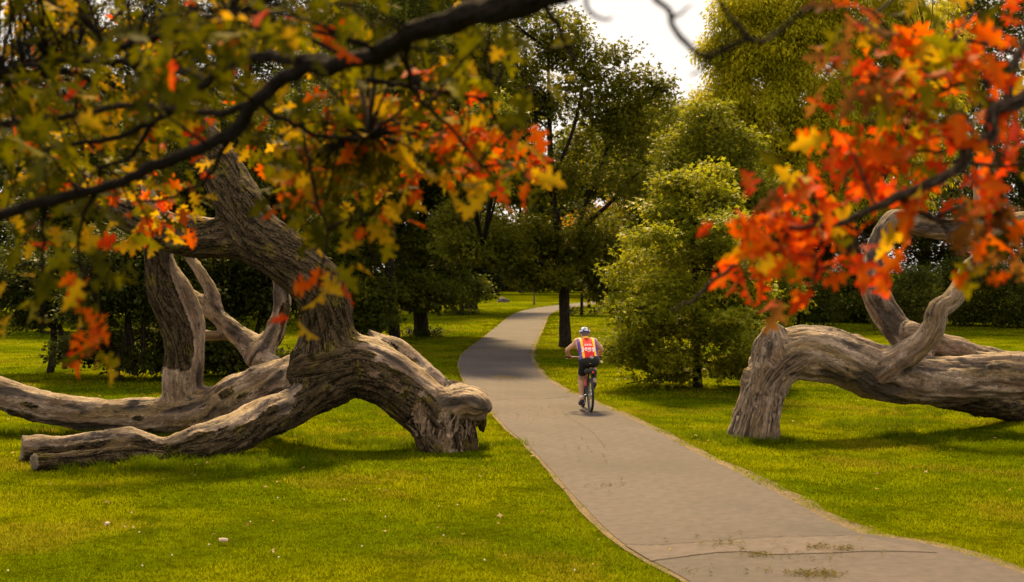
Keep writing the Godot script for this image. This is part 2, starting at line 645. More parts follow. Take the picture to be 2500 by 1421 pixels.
func wood_tree(root: Node3D, f: Field, knots := []):
	var kn := []
	for q in knots: kn.append([surface_at(f, q[0], q[1], 19.0), q[2]])
	f.mesh_it()
	f.locate()
	var n := f.verts.size()
	var cols := PackedColorArray(); cols.resize(n)
	var bark := PackedFloat32Array(); bark.resize(n)
	var moved := f.verts.duplicate()
	for v in n:
		var st := f.v_st[v]
		var info: Dictionary = f.limbs[f.v_limb[v]]
		var p := f.verts[v]
		var nn := f.normals[v]
		var twist: float = info.get("twist", 0.25)
		var ang := st.y + st.x * twist
		var rad := maxf(st.z, 0.08)
		var g := Vector3(cos(ang) * rad, sin(ang) * rad, st.x * 0.16)      # grain space, long along the limb
		var off := Vector3(f.v_limb[v] * 7.3, 0, 0)
		var flute := n_mid.get_noise_3dv(g * 5.5 + off)
		var big := n_mid.get_noise_3dv(p * 0.9 + off)
		var fine := n_mid.get_noise_3dv(g * 16.0 + off)
		var stain := n_mid.get_noise_3dv(Vector3(cos(ang) * rad, sin(ang) * rad, st.x * 0.2) * 3.4 + off * 2.0)
		var bk: float = info.get("bark", 0.0) + 0.8 * big + 0.6 * flute - info.get("sky", 0.5) * maxf(nn.y - 0.25, 0.0)
		if info.has("bark_from"): bk += 3.0 * (1.0 if st.x > info.bark_from else -1.0) * 0.5
		if info.has("bark_start"): bk += 2.2 * clampf(1.0 - st.x / info.bark_start, 0.0, 0.6)
		bark[v] = bk
		var disp := 0.0
		if bk > 0.0:
			disp = 0.014 + 0.022 * flute + 0.026 * fine
		else:
			disp = info.get("rough", 0.022) * flute + 0.013 * fine
			if stain > 0.34: disp -= 0.02
		var at_cut := false
		if f.cuts.has(f.v_limb[v]):
			var cut = f.cuts[f.v_limb[v]]
			if (p - cut[0]).dot(cut[1]) > -f.cell * 0.6: at_cut = true
		if at_cut:
			var rr_: float = (p - f.cuts[f.v_limb[v]][0]).length() / rad
			var ring := 0.5 + 0.5 * sin(rr_ * 24.0)
			cols[v] = Color(0.30, 0.22, 0.13) * (0.75 + 0.25 * ring) if rr_ < 0.85 else Color(0.36, 0.27, 0.17)
			bark[v] = -1.0
			disp = 0.0
		elif bk > 0.0:
			var moss := n_mid.get_noise_3dv(p * 2.2 + Vector3(40, 0, 0))
			cols[v] = Color(0.165, 0.118, 0.066).lerp(Color(0.10, 0.070, 0.036), clampf(0.5 + flute, 0, 1))
			if moss > 0.22: cols[v] = cols[v].lerp(Color(0.22, 0.17, 0.035), clampf((moss - 0.22) * 3.5, 0.0, 0.75))
		else:
			var tone := clampf(0.5 + 0.9 * big + 0.9 * flute + 0.5 * fine, 0.0, 1.0)
			cols[v] = Color(0.25, 0.148, 0.078).lerp(Color(0.57, 0.41, 0.285), tone)
			var warm := n_mid.get_noise_3dv(g * 2.4 + Vector3(90, 3, 0))
			if warm > 0.12: cols[v] = cols[v].lerp(Color(0.33, 0.21, 0.065), clampf((warm - 0.12) * 3.0, 0.0, 0.7))
			if stain > 0.14: cols[v] = cols[v].lerp(Color(0.065, 0.046, 0.034), clampf((stain - 0.14) * 4.5, 0.0, 0.85))
		for q in kn:
			var dk: float = p.distance_to(q[0]) / q[1]
			if dk < 2.2:
				disp += q[1] * (0.42 * exp(-dk * dk * 1.1) - 0.75 * exp(-dk * dk * 9.0)) + 0.012 * sin(dk * 9.0) * exp(-dk)
				cols[v] = cols[v].lerp(Color(0.05, 0.035, 0.024), 0.85 * exp(-dk * dk * 4.0)).lerp(cols[v] * 0.7, 0.5 * exp(-dk) * (0.5 + 0.5 * sin(dk * 12.0)))
		moved[v] = p + nn * disp
	f.verts = moved
	f.find_normals()
	# one mesh per limb, two surfaces
	var bins := {}
	for qi in range(0, f.quads.size(), 4):
		var votes := f.v_limb[f.quads[qi]]
		var sum := 0.0
		for j in 4: sum += bark[f.quads[qi + j]]
		var key := Vector2i(votes, 1 if sum > 0.0 else 0)
		if not bins.has(key): bins[key] = PackedInt32Array()
		bins[key].append(qi)
	for li in f.limbs.size():
		var info: Dictionary = f.limbs[li]
		var mesh := ArrayMesh.new()
		for kind in 2:
			var key := Vector2i(li, kind)
			if not bins.has(key): continue
			var P := PackedVector3Array()
			var N := PackedVector3Array()
			var C := PackedColorArray()
			var U := PackedVector2Array()
			var tile := 0.9 if kind == 1 else 0.7
			var rep := maxf(1.0, roundf(TAU * float(info.get("uv_r", 0.3)) / tile))
			for qi: int in bins[key]:
				var ref := 0.0
				for tri in [[0, 1, 2], [0, 2, 3]]:
					var first := true
					for j in tri:
						var v := f.quads[qi + j]
						var st := f.v_st[v]
						var s := st.x
						var a := st.y
						if f.v_limb[v] != li:
							s = f.v_st[f.quads[qi]].x; a = f.v_st[f.quads[qi]].y
						a += s * float(info.get("twist", 0.25))
						if first: ref = a; first = false
						else:
							while a - ref > PI: a -= TAU
							while a - ref < -PI: a += TAU
						P.append(f.verts[v]); N.append(f.normals[v]); C.append(cols[v])
						U.append(Vector2(a / TAU * rep, s / (tile * (1.0 if kind == 1 else 2.0))))
			var arr := []
			arr.resize(Mesh.ARRAY_MAX)
			arr[Mesh.ARRAY_VERTEX] = P; arr[Mesh.ARRAY_NORMAL] = N; arr[Mesh.ARRAY_COLOR] = C; arr[Mesh.ARRAY_TEX_UV] = U
			mesh.add_surface_from_arrays(Mesh.PRIMITIVE_TRIANGLES, arr)
			mesh.surface_set_material(mesh.get_surface_count() - 1, M.bark if kind == 1 else M.wood)
		if mesh.get_surface_count(): part(info.name, mesh, null, root)

# ---------------------------------------------------------------- the two fallen oaks
func build_left_tree():
	rng.seed = 101
	var root := thing("fallen_tree", Vector3.ZERO, "huge fallen oak with dark ridged bark and bare upcurved limbs, left of the path", "dead tree")
	var f := Field.new()
	f.noise = n_mid; f.lump = 0.05; f.lump_freq = 1.3; f.k = 0.15; f.cell = 0.030
	limb(f, "trunk", [[768, 905, 22.5, 60], [805, 895, 22.4, 84], [880, 893, 22.4, 74], [940, 918, 22.3, 68], [995, 958, 22.3, 68], [1050, 1010, 22.2, 66], [1085, 1062, 22.2, 58], [1100, 1110, 22.2, 50]], {bark = 0.35, sky = 1.9, bark_start = 1.05, uv_r = 0.5})
	limb(f, "limb", [[800, 880, 22.4, 78], [800, 800, 22.35, 63], [785, 725, 22.2, 61], [745, 665, 22.2, 61], [690, 622, 22.2, 60], [635, 580, 22.3, 58], [595, 520, 22.4, 57], [560, 450, 22.6, 52], [525, 390, 22.8, 48], [480, 320, 23.0, 44], [420, 230, 23.2, 38], [350, 150, 23.4, 30]], {bark = 1.3, sky = 0.6, uv_r = 0.4})
	limb(f, "limb", [[640, 590, 22.4, 52], [560, 580, 22.5, 50], [480, 578, 22.6, 49], [400, 563, 22.8, 46], [330, 530, 23.0, 42], [270, 490, 23.2, 36], [190, 430, 23.4, 28]], {bark = 0.9, sky = 1.6, uv_r = 0.32})
	limb(f, "limb", [[410, 550, 22.9, 18], [355, 450, 23.0, 15], [325, 335, 23.1, 11]], {bark = -1.0, uv_r = 0.1}, 4)
	limb(f, "limb", [[800, 932, 22.3, 60], [738, 978, 22.1, 46], [645, 1022, 21.8, 47], [560, 1062, 21.4, 49], [500, 1080, 21.2, 48], [450, 1089, 21.1, 34], [400, 1094, 21.1, 26], [340, 1080, 21.1, 27], [290, 1077, 21.1, 33], [225, 1089, 21.05, 32], [150, 1096, 21.0, 29], [70, 1094, 20.85, 29], [10, 1093, 20.75, 29]], {bark = 0.15, sky = 1.6, uv_r = 0.28})
	f.cuts[4] = [at(53, 1093, 20.83), Vector3(-0.93, 0.06, 0.36).normalized()]
	limb(f, "limb", [[780, 910, 22.6, 60], [710, 928, 23.1, 58], [620, 955, 23.5, 56], [540, 988, 23.9, 54], [470, 1005, 24.0, 50], [380, 1012, 24.1, 42], [300, 1014, 24.1, 40], [200, 1010, 24.1, 40], [100, 990, 24.0, 40], [0, 962, 24.0, 40], [-90, 930, 24.0, 40], [-220, 870, 24.0, 36]], {bark = -0.35, sky = 1.2, uv_r = 0.3})
	limb(f, "limb", [[446, 978, 24.05, 40], [436, 930, 23.9, 37], [437, 860, 23.8, 33], [422, 785, 23.8, 34], [392, 710, 23.8, 33], [382, 640, 23.9, 28], [374, 555, 24.0, 25], [360, 480, 24.1, 20]], {bark = 0.9, sky = 0.3, bark_from = 0.62, uv_r = 0.22})
	limb(f, "limb", [[462, 978, 24.1, 36], [466, 915, 23.9, 28], [472, 850, 23.95, 24], [468, 780, 24.0, 28], [440, 710, 24.0, 27], [405, 640, 24.1, 22], [380, 580, 24.2, 18]], {bark = -1.5, uv_r = 0.18})
	limb(f, "limb", [[690, 905, 24.0, 24], [640, 880, 24.6, 27], [615, 845, 24.8, 30], [570, 808, 24.9, 24], [515, 757, 25.0, 20], [470, 725, 25.1, 16], [430, 700, 25.1, 13]], {bark = -1.2, uv_r = 0.15})
	limb(f, "limb", [[530, 765, 25.0, 14], [518, 715, 25.0, 12], [490, 665, 25.0, 11], [455, 620, 25.1, 9], [430, 570, 25.1, 8]], {bark = -1.2, uv_r = 0.09}, 4)
	limb(f, "limb", [[610, 840, 24.8, 16], [575, 822, 24.9, 13], [535, 820, 24.9, 13], [480, 815, 24.9, 11]], {bark = -1.2, uv_r = 0.09}, 4)
	limb(f, "limb", [[630, 870, 24.6, 26], [655, 835, 24.7, 24], [680, 780, 24.8, 21], [687, 720, 24.8, 20], [672, 660, 24.9, 19], [640, 600, 25.0, 16], [600, 520, 25.1, 12]], {bark = -0.25, sky = 0.2, uv_r = 0.14})
	# the torn root end: a sawn snout, a back knob, lobes down to the turf, a broken lip behind
	limb(f, "root", [[1040, 985, 22.2, 44], [1110, 985, 22.0, 34], [1148, 984, 21.9, 32], [1168, 992, 21.8, 28]], {bark = -1.0, rough = 0.07, uv_r = 0.2}, 4)
	limb(f, "root", [[1090, 990, 22.4, 36], [1140, 968, 22.6, 27], [1172, 975, 22.7, 22]], {bark = -0.9, uv_r = 0.16}, 4)
	limb(f, "root", [[1030, 1000, 22.0, 36], [1036, 1060, 21.9, 25], [1060, 1100, 21.8, 27]], {bark = 0.2, rough = 0.10, uv_r = 0.16}, 4)
	limb(f, "root", [[1090, 1020, 22.0, 36], [1100, 1060, 21.8, 18], [1098, 1105, 21.8, 20]], {bark = -0.3, rough = 0.12, uv_r = 0.14}, 4)
	limb(f, "root", [[1120, 1010, 22.1, 34], [1142, 1050, 22.0, 22], [1150, 1095, 22.0, 17]], {bark = 0.4, rough = 0.12, uv_r = 0.14}, 4)
	limb(f, "root", [[1150, 1005, 22.2, 24], [1172, 1022, 22.2, 17], [1178, 1048, 22.2, 9]], {bark = 0.6, rough = 0.05, uv_r = 0.1}, 4)
	limb(f, "splinter", [[1075, 935, 22.55, 18], [1020, 880, 22.65, 17], [960, 840, 22.7, 16], [918, 824, 22.7, 14], [902, 806, 22.7, 5]], {bark = -0.4, uv_r = 0.1}, 4)
	limb(f, "splinter", [[1085, 945, 22.7, 14], [1110, 945, 22.7, 12], [1128, 952, 22.7, 10]], {bark = 0.8, uv_r = 0.1}, 4)
	hollow(f, [1122, 1048, 21.55, 13], [1128, 1075, 21.6, 12])
	hollow(f, [1160, 1030, 21.6, 13], [1185, 1035, 21.7, 10])
	hollow(f, [1075, 1040, 21.4, 12], [1082, 1085, 21.4, 9])
	hollow(f, [1048, 1012, 21.5, 9], [1064, 1016, 21.45, 7])
	wood_tree(root, f, [[765, 880, 0.13], [745, 905, 0.08], [1085, 955, 0.07], [1110, 975, 0.05], [600, 600, 0.10], [700, 640, 0.06], [520, 1110, 0.09], [330, 1065, 0.06], [640, 950, 0.07], [200, 1010, 0.05], [470, 740, 0.06], [440, 1000, 0.09], [800, 960, 0.09], [960, 960, 0.07], [560, 590, 0.06], [180, 1095, 0.05], [650, 850, 0.05]])
	for i in 13:
		var x := 1022.0 + 12.5 * i
		shard(f, root, [[x + 12.0 * rng.randfn(), 1020 + 8.0 * rng.randfn()], [x + 4.0 * rng.randfn(), 1052], [x + 6.0 * rng.randfn(), 1080 - 0.16 * absf(i - 5.0) * 8.0]], 19.5, 0.025 + 0.03 * rng.randf(), rng.randf() * 0.7)
	# the short sawn log under the front limb
	var g := Field.new()
	g.noise = n_mid; g.lump = 0.02; g.k = 0.05; g.cell = 0.03
	limb(g, "log", [[30, 1131, 19.85, 20], [90, 1129, 19.95, 20], [170, 1124, 20.15, 19], [250, 1117, 20.5, 19], [330, 1112, 20.9, 20], [395, 1118, 20.9, 15]], {bark = 1.0, uv_r = 0.13})
	g.cuts[0] = [at(82, 1129, 19.93), Vector3(-0.75, 0.05, 0.66).normalized()]
	wood_tree(thing("log", Vector3.ZERO, "short sawn log lying in the grass under the fallen oak's front limb", "log"), g)
	for q in [[330, 1135, 1.4], [520, 1130, 1.6], [1100, 1085, 1.3], [700, 1075, 1.5], [1000, 1085, 0.9], [400, 1060, 1.5], [180, 1060, 1.5]]:
		var p := on_ground(q[0], q[1])
		lush.append([Vector2(p.x, p.z), q[2], 1.0])

func build_right_tree():
	rng.seed = 102
	var root := thing("fallen_tree", Vector3.ZERO, "bleached barkless fallen oak resting on its splintered stump, right of the path", "dead tree")
	var f := Field.new()
	f.noise = n_mid; f.lump = 0.05; f.lump_freq = 1.4; f.k = 0.15; f.cell = 0.030
	limb(f, "trunk", [[1842, 1110, 23.4, 67.2], [1846, 1045, 23.5, 58.6], [1860, 975, 23.6, 52.8], [1884, 908, 23.7, 53.8], [1922, 868, 23.8, 61.4], [1975, 860, 23.85, 66.2], [2030, 870, 23.9, 65.3], [2090, 890, 24.0, 65.3], [2165, 918, 24.1, 65.3], [2250, 928, 24.2, 59.5], [2335, 928, 24.2, 55.7], [2420, 920, 24.2, 57.6], [2500, 918, 24.2, 59.5], [2650, 905, 24.2, 57.6]], {bark = -1.1, rough = 0.05, twist = -0.3, uv_r = 0.42})
	limb(f, "limb", [[2240, 880, 24.6, 36.0], [2205, 825, 24.9, 36.9], [2165, 772, 25.0, 37.8], [2140, 720, 25.0, 35.1], [2130, 665, 25.0, 30.6], [2143, 605, 25.0, 27.0], [2163, 555, 25.0, 23.4], [2192, 530, 25.0, 20.7], [2240, 548, 25.0, 24.3], [2310, 562, 25.0, 27.9], [2390, 560, 25.0, 28.8], [2450, 550, 25.0, 25.2], [2510, 535, 25.0, 22.5], [2620, 500, 25.0, 19.8]], {bark = -1.0, uv_r = 0.25})
	limb(f, "limb", [[2150, 905, 23.8, 37.8], [2210, 868, 23.7, 32.7], [2258, 830, 23.6, 29.2], [2282, 790, 23.6, 25.8], [2290, 757, 23.6, 23.2], [2322, 732, 23.7, 21.5], [2342, 700, 23.8, 20.6], [2352, 668, 23.9, 18.9], [2382, 635, 24.0, 18.9], [2395, 600, 24.1, 17.2], [2392, 540, 24.2, 14.6], [2388, 470, 24.3, 11.2], [2400, 400, 24.4, 7.7]], {bark = -1.0, uv_r = 0.2})
	limb(f, "limb", [[2225, 815, 24.6, 28], [2290, 842, 24.8, 34], [2350, 865, 24.8, 36], [2420, 890, 24.6, 40], [2500, 915, 24.4, 40]], {bark = -0.5, uv_r = 0.22})
	limb(f, "limb", [[2300, 960, 24.4, 34], [2400, 985, 25.2, 30], [2480, 1000, 26.0, 26], [2580, 1008, 26.4, 26]], {bark = 0.4, uv_r = 0.22})
	limb(f, "splinter", [[1884, 872, 23.65, 46], [1888, 830, 23.6, 33], [1887, 796, 23.6, 13]], {bark = -1.0, rough = 0.04, uv_r = 0.1}, 4)
	limb(f, "splinter", [[1860, 900, 23.4, 24], [1845, 880, 23.4, 14], [1850, 840, 23.4, 10], [1868, 812, 23.4, 6]], {bark = -1.0, rough = 0.04, uv_r = 0.1}, 4)
	limb(f, "splinter", [[1840, 980, 23.3, 22], [1818, 930, 23.3, 12], [1822, 905, 23.3, 8], [1812, 915, 23.3, 5]], {bark = -1.0, rough = 0.04, uv_r = 0.1}, 4)
	limb(f, "splinter", [[1800, 1060, 23.3, 22], [1822, 990, 23.25, 15], [1850, 900, 23.3, 14], [1872, 840, 23.35, 11]], {bark = -1.0, rough = 0.04, uv_r = 0.1}, 4)
	limb(f, "splinter", [[2090, 830, 24.5, 13], [2125, 845, 24.5, 11], [2160, 860, 24.5, 9]], {bark = -1.2, uv_r = 0.1}, 4)
	hollow(f, [1798, 1080, 22.75, 17], [1862, 860, 23.15, 13])
	hollow(f, [1832, 1075, 22.8, 12], [1884, 880, 23.05, 9])
	hollow(f, [1856, 850, 23.15, 18], [1866, 822, 23.3, 11])
	hollow(f, [1876, 1080, 22.8, 11], [1905, 920, 22.95, 8])
	wood_tree(root, f, [[2010, 870, 0.07], [2110, 930, 0.06], [2265, 770, 0.08], [2150, 735, 0.06], [2165, 800, 0.07], [2330, 735, 0.06], [2420, 900, 0.09], [2250, 940, 0.07], [1950, 830, 0.05], [2400, 560, 0.06], [2060, 830, 0.05], [2200, 880, 0.06]])
	for i in 12:
		var t := i / 11.0
		var x0 := 1784.0 + 106.0 * t
		var x1 := 1852.0 + 62.0 * t
		var a := 0.0 if rng.randf() < 0.8 else 0.3 * rng.randf()
		var b := 0.86 + 0.14 * rng.randf()
		var row := []
		for k in 6:
			var u := lerpf(a, b, k / 5.0)
			row.append([lerpf(x0, x1, pow(u, 0.85)) + 1.5 * rng.randfn() + (110.0 * t * smoothstep(0.62, 1.0, u) if t > 0.35 else 0.0), lerpf(1072.0, 845.0 + 20.0 * t, u)])
		shard(f, root, row, 21.0, 0.02 + 0.03 * rng.randf(), 0.2 + 0.7 * rng.randf(), 0.010)
	for q in [[1862, 868, 1874, 782], [1846, 905, 1856, 820], [1822, 935, 1816, 898], [1890, 850, 1893, 776]]:
		shard(f, root, [[q[0], q[1]], [(q[0] + q[2]) * 0.5 + 3, (q[1] + q[3]) * 0.5]], 21.0, 0.05, 0.6, 0.03)
	for q in [[1850, 1078, 1.0], [1790, 1070, 0.7], [2400, 1010, 2.0], [2150, 1040, 1.2], [2300, 1070, 1.3]]:
		var p := on_ground(q[0], q[1])
		lush.append([Vector2(p.x, p.z), q[2], 1.0])

# ---------------------------------------------------------------- turf, path, grass
func path_sides() -> Array:
	var L := [[1900, 1580], [1690, 1428], [1530, 1330], [1420, 1228], [1345, 1148], [1285, 1085], [1233, 1040], [1197, 1000], [1150, 950], [1126, 912], [1121, 885], [1136, 858], [1180, 825], [1215, 796], [1252, 768], [1292, 755], [1345, 747], [1410, 740], [1480, 733], [1560, 726], [1700, 716], [1900, 708]]
	var R := [[3100, 1580], [2560, 1425], [2400, 1366], [2250, 1325], [2084, 1297], [1928, 1224], [1772, 1146], [1642, 1078], [1502, 1008], [1440, 980], [1380, 952], [1330, 921], [1305, 896], [1297, 870], [1302, 842], [1318, 810], [1330, 786], [1341, 767], [1372, 755], [1420, 747.5], [1485, 739], [1565, 731], [1700, 720], [1900, 711]]
	var out := []
	for s in [L, R]:
		var p := PackedVector3Array()
		for q in s: p.append(on_ground(q[0], q[1]))
		out.append(catmull(p, 8))
	return out

func strip(rows: Array, lift: float, material: Material, tint: Callable, uvs: float) -> ArrayMesh:
	var st := begin()
	st.set_material(material)
	st.set_smooth_group(0)
	for r in rows.size() - 1:
		var n: int = rows[r].size()
		for k in n - 1:
			var flip: bool = (rows[r + 1][k] - rows[r][k]).cross(rows[r][k + 1] - rows[r][k]).y < 0.0
			for q in ([[r, k], [r + 1, k], [r, k + 1], [r, k + 1], [r + 1, k], [r + 1, k + 1]] if flip else [[r, k], [r, k + 1], [r + 1, k], [r, k + 1], [r + 1, k + 1], [r + 1, k]]):
				var v: Vector3 = rows[q[0]][q[1]]
				v.y = height(v.x, v.z) + lift
				st.set_color(tint.call(v))
				st.set_uv(Vector2(v.x, v.z) * uvs)
				st.set_normal(Vector3.UP)
				st.add_vertex(v)
	return st.commit()

func resample(p: PackedVector3Array, n: int) -> PackedVector3Array:
	var total := 0.0
	for i in p.size() - 1: total += p[i].distance_to(p[i + 1])
	var out := PackedVector3Array()
	var i := 0
	var done := 0.0
	for k in n:
		var want := total * k / (n - 1)
		while i < p.size() - 2 and done + p[i].distance_to(p[i + 1]) < want:
			done += p[i].distance_to(p[i + 1])
			i += 1
		out.append(p[i].lerp(p[i + 1], clampf((want - done) / p[i].distance_to(p[i + 1]), 0, 1)))
	return out

func turf_tint(v: Vector3) -> Color:
	var a := n_mid.get_noise_2d(v.x * 0.16, v.z * 0.16)
	var b := n_mid.get_noise_2d(v.x * 0.7 + 50.0, v.z * 0.7)
	var c := Color(0.095, 0.125, 0.0015).lerp(Color(0.17, 0.175, 0.002), clampf(0.35 + 0.9 * a + 0.5 * b, 0, 1))
	return c

func build_ground():
	rng.seed = 103
	# the lawn, one sheet to the horizon
	var xs := []
	var zs := []
	var x := 0.0
	while x < 1600.0:
		xs.append(x)
		if x > 0.0: xs.push_front(-x)
		x += 0.6 if x < 16.0 else (1.5 if x < 45.0 else x * 0.35)
	var z := 12.0
	while z > -1800.0:
		zs.append(z)
		z -= 0.6 if z > -45.0 else (2.0 if z > -130.0 else -z * 0.3)
	zs.push_front(60.0)
	zs.push_front(700.0)
	var rows := []
	for zz in zs:
		var row := []
		for xx in xs: row.append(Vector3(xx, 0, zz))
		rows.append(row)
	top("lawn", strip(rows, 0.0, M.turf, turf_tint, 0.7), null, "sunlit yellow-green mown lawn spreading under the trees on both sides of the path", "lawn", "", "structure")
	# the path
	var sides := path_sides()
	var N := 260
	var l := resample(sides[0], N)
	var r := resample(sides[1], N)
	rows = []
	var wide := []
	for i in N:
		var row := []
		for k in 9: row.append(l[i].lerp(r[i], k / 8.0))
		rows.append(row)
		var across: Vector3 = (r[i] - l[i]).normalized()
		var wl := 0.05 + 0.08 * absf(n_mid.get_noise_1d(i * 1.7)) + 0.02 * rng.randf()
		var wr := 0.16 + 0.30 * absf(n_mid.get_noise_1d(i * 1.9 + 99.0)) + 0.03 * rng.randf()
		wide.append([l[i] - across * wl, l[i].lerp(r[i], 0.2), l[i].lerp(r[i], 0.8), r[i] + across * wr])
	var asphalt := func(v: Vector3) -> Color:
		var a := n_mid.get_noise_2d(v.x * 0.35, v.z * 0.35)
		var b := n_mid.get_noise_2d(v.x * 1.4, v.z * 1.4)
		return Color(0.079, 0.057, 0.057) * (1.0 + 0.42 * a + 0.2 * b)
	top("path", strip(rows, 0.012, M.asphalt, asphalt, 0.9), null, "grey-brown asphalt path winding away between the fallen oaks", "path", "", "structure")
	var dry := func(v: Vector3) -> Color:
		var a := n_mid.get_noise_2d(v.x * 3.0, v.z * 3.0)
		return Color(0.36, 0.25, 0.11).lerp(Color(0.22, 0.15, 0.06), clampf(0.5 + a, 0, 1))
	top("path_verge", strip(wide, 0.006, M.soil, dry, 1.5), null, "thin strip of dry soil and straw along the path edges", "verge", "", "structure")
	# polygons for keeping grass off the path
	for i in N: path_poly.append(Vector2(l[i].x, l[i].z))
	for i in range(N - 1, -1, -1): path_poly.append(Vector2(r[i].x, r[i].z))
	# the newer patch of asphalt across the near end, with its seam and crack
	var seam := PackedVector3Array()
	for q in [[1525, 1328], [1600, 1329], [1700, 1324], [1800, 1318], [1900, 1313], [2000, 1311], [2095, 1308]]: seam.append(on_ground(q[0], q[1]))
	seam = catmull(seam, 8)
	var crack := PackedVector3Array()
	for q in [[1590, 1372], [1660, 1362], [1720, 1354], [1760, 1350], [1830, 1349], [1870, 1356], [1950, 1355], [2030, 1353], [2120, 1349], [2200, 1349], [2290, 1352]]: crack.append(on_ground(q[0], q[1]))
	crack = catmull(crack, 8)
	rows = [seam, resample(crack, seam.size())]
	var pale := func(v: Vector3) -> Color:
		return Color(0.106, 0.075, 0.072) * (1.0 + 0.25 * n_mid.get_noise_2d(v.x * 1.2, v.z * 1.2))
	top("path_patch", strip(rows, 0.016, M.asphalt, pale, 0.9), null, "paler strip of asphalt patched across the near end of the path", "path", "", "structure")
	var far_crack := PackedVector3Array()
	for q in [[1200, 978], [1260, 974], [1330, 975], [1390, 968]]: far_crack.append(on_ground(q[0], q[1]))
	far_crack = catmull(far_crack, 8)
	var long_crack := PackedVector3Array()
	for q in [[1375, 1010], [1400, 1030], [1440, 1055], [1460, 1075], [1480, 1100]]: long_crack.append(on_ground(q[0], q[1]))
	long_crack = catmull(long_crack, 8)
	var ci := 0
	for line in [seam, crack, far_crack, long_crack]:
		var a := []
		for i in line.size():
			var dirv: Vector3 = (line[mini(i + 1, line.size() - 1)] - line[maxi(i - 1, 0)]).normalized()
			var side := Vector3(-dirv.z, 0, dirv.x)
			var w: float = [0.005, 0.0034, 0.009, 0.002][ci] * (0.5 + rng.randf())
			var j := side * (rng.randf() - 0.5) * 0.03
			a.append([line[i] + side * w + j, line[i] - side * w + j])
		var o := top("path_crack", strip(a, 0.020, M.soil, func(_v): return [Color(0.04, 0.03, 0.024), Color(0.055, 0.040, 0.036), Color(0.06, 0.044, 0.04), Color(0.055, 0.04, 0.037)][ci], 1.5), null, ["straight dark seam along the far edge of the pale patch", "wavy dark crack crossing the near end of the path", "faint crack across the path behind the cyclist", "thin crack running along the path below the cyclist"][ci], "crack", "", "structure")
		ci += 1

func blade(st: SurfaceTool, p: Vector3, h: float, w: float, lean: Vector3, c: Color):
	var a := rng.randf() * TAU
	var s := Vector3(cos(a), 0, sin(a)) * w
	var m := p + Vector3(0, h * 0.6, 0) + lean * 0.35
	var t := p + Vector3(0, h * 0.93, 0) + lean
	var n := (Vector3.UP + lean / maxf(h, 0.01) * 0.4 + Vector3(-s.z, 0, s.x) / w * 0.35).normalized()
	st.set_color(c)
	tri(st, p - s, p + s, m + s * 0.8, n)
	tri(st, p - s, m + s * 0.8, m - s * 0.8, n)
	tri(st, m - s * 0.8, m + s * 0.8, t, n)

func tuft(size: float, count: int, h: float, w: float, straw := 0.04) -> ArrayMesh:
	var st := begin()
	for i in count:
		var p := Vector3((rng.randf() - 0.5) * size, -0.01, (rng.randf() - 0.5) * size)
		var hh := h * (0.45 + 0.75 * rng.randf())
		var a := rng.randf() * TAU
		var c := Color(1, 1, 1).lerp(Color(1.35, 1.15, 0.8), rng.randf()) * (0.75 + 0.45 * rng.randf())
		if rng.randf() < straw: c = Color(1.9, 1.4, 3.0)
		blade(st, p, hh, w * (0.7 + 0.6 * rng.randf()), Vector3(cos(a), 0, sin(a)) * hh * (0.25 + 0.6 * rng.randf()), c)
	return st.commit()

func on_path(p: Vector2) -> bool:
	return Geometry2D.is_point_in_polygon(p, path_poly)

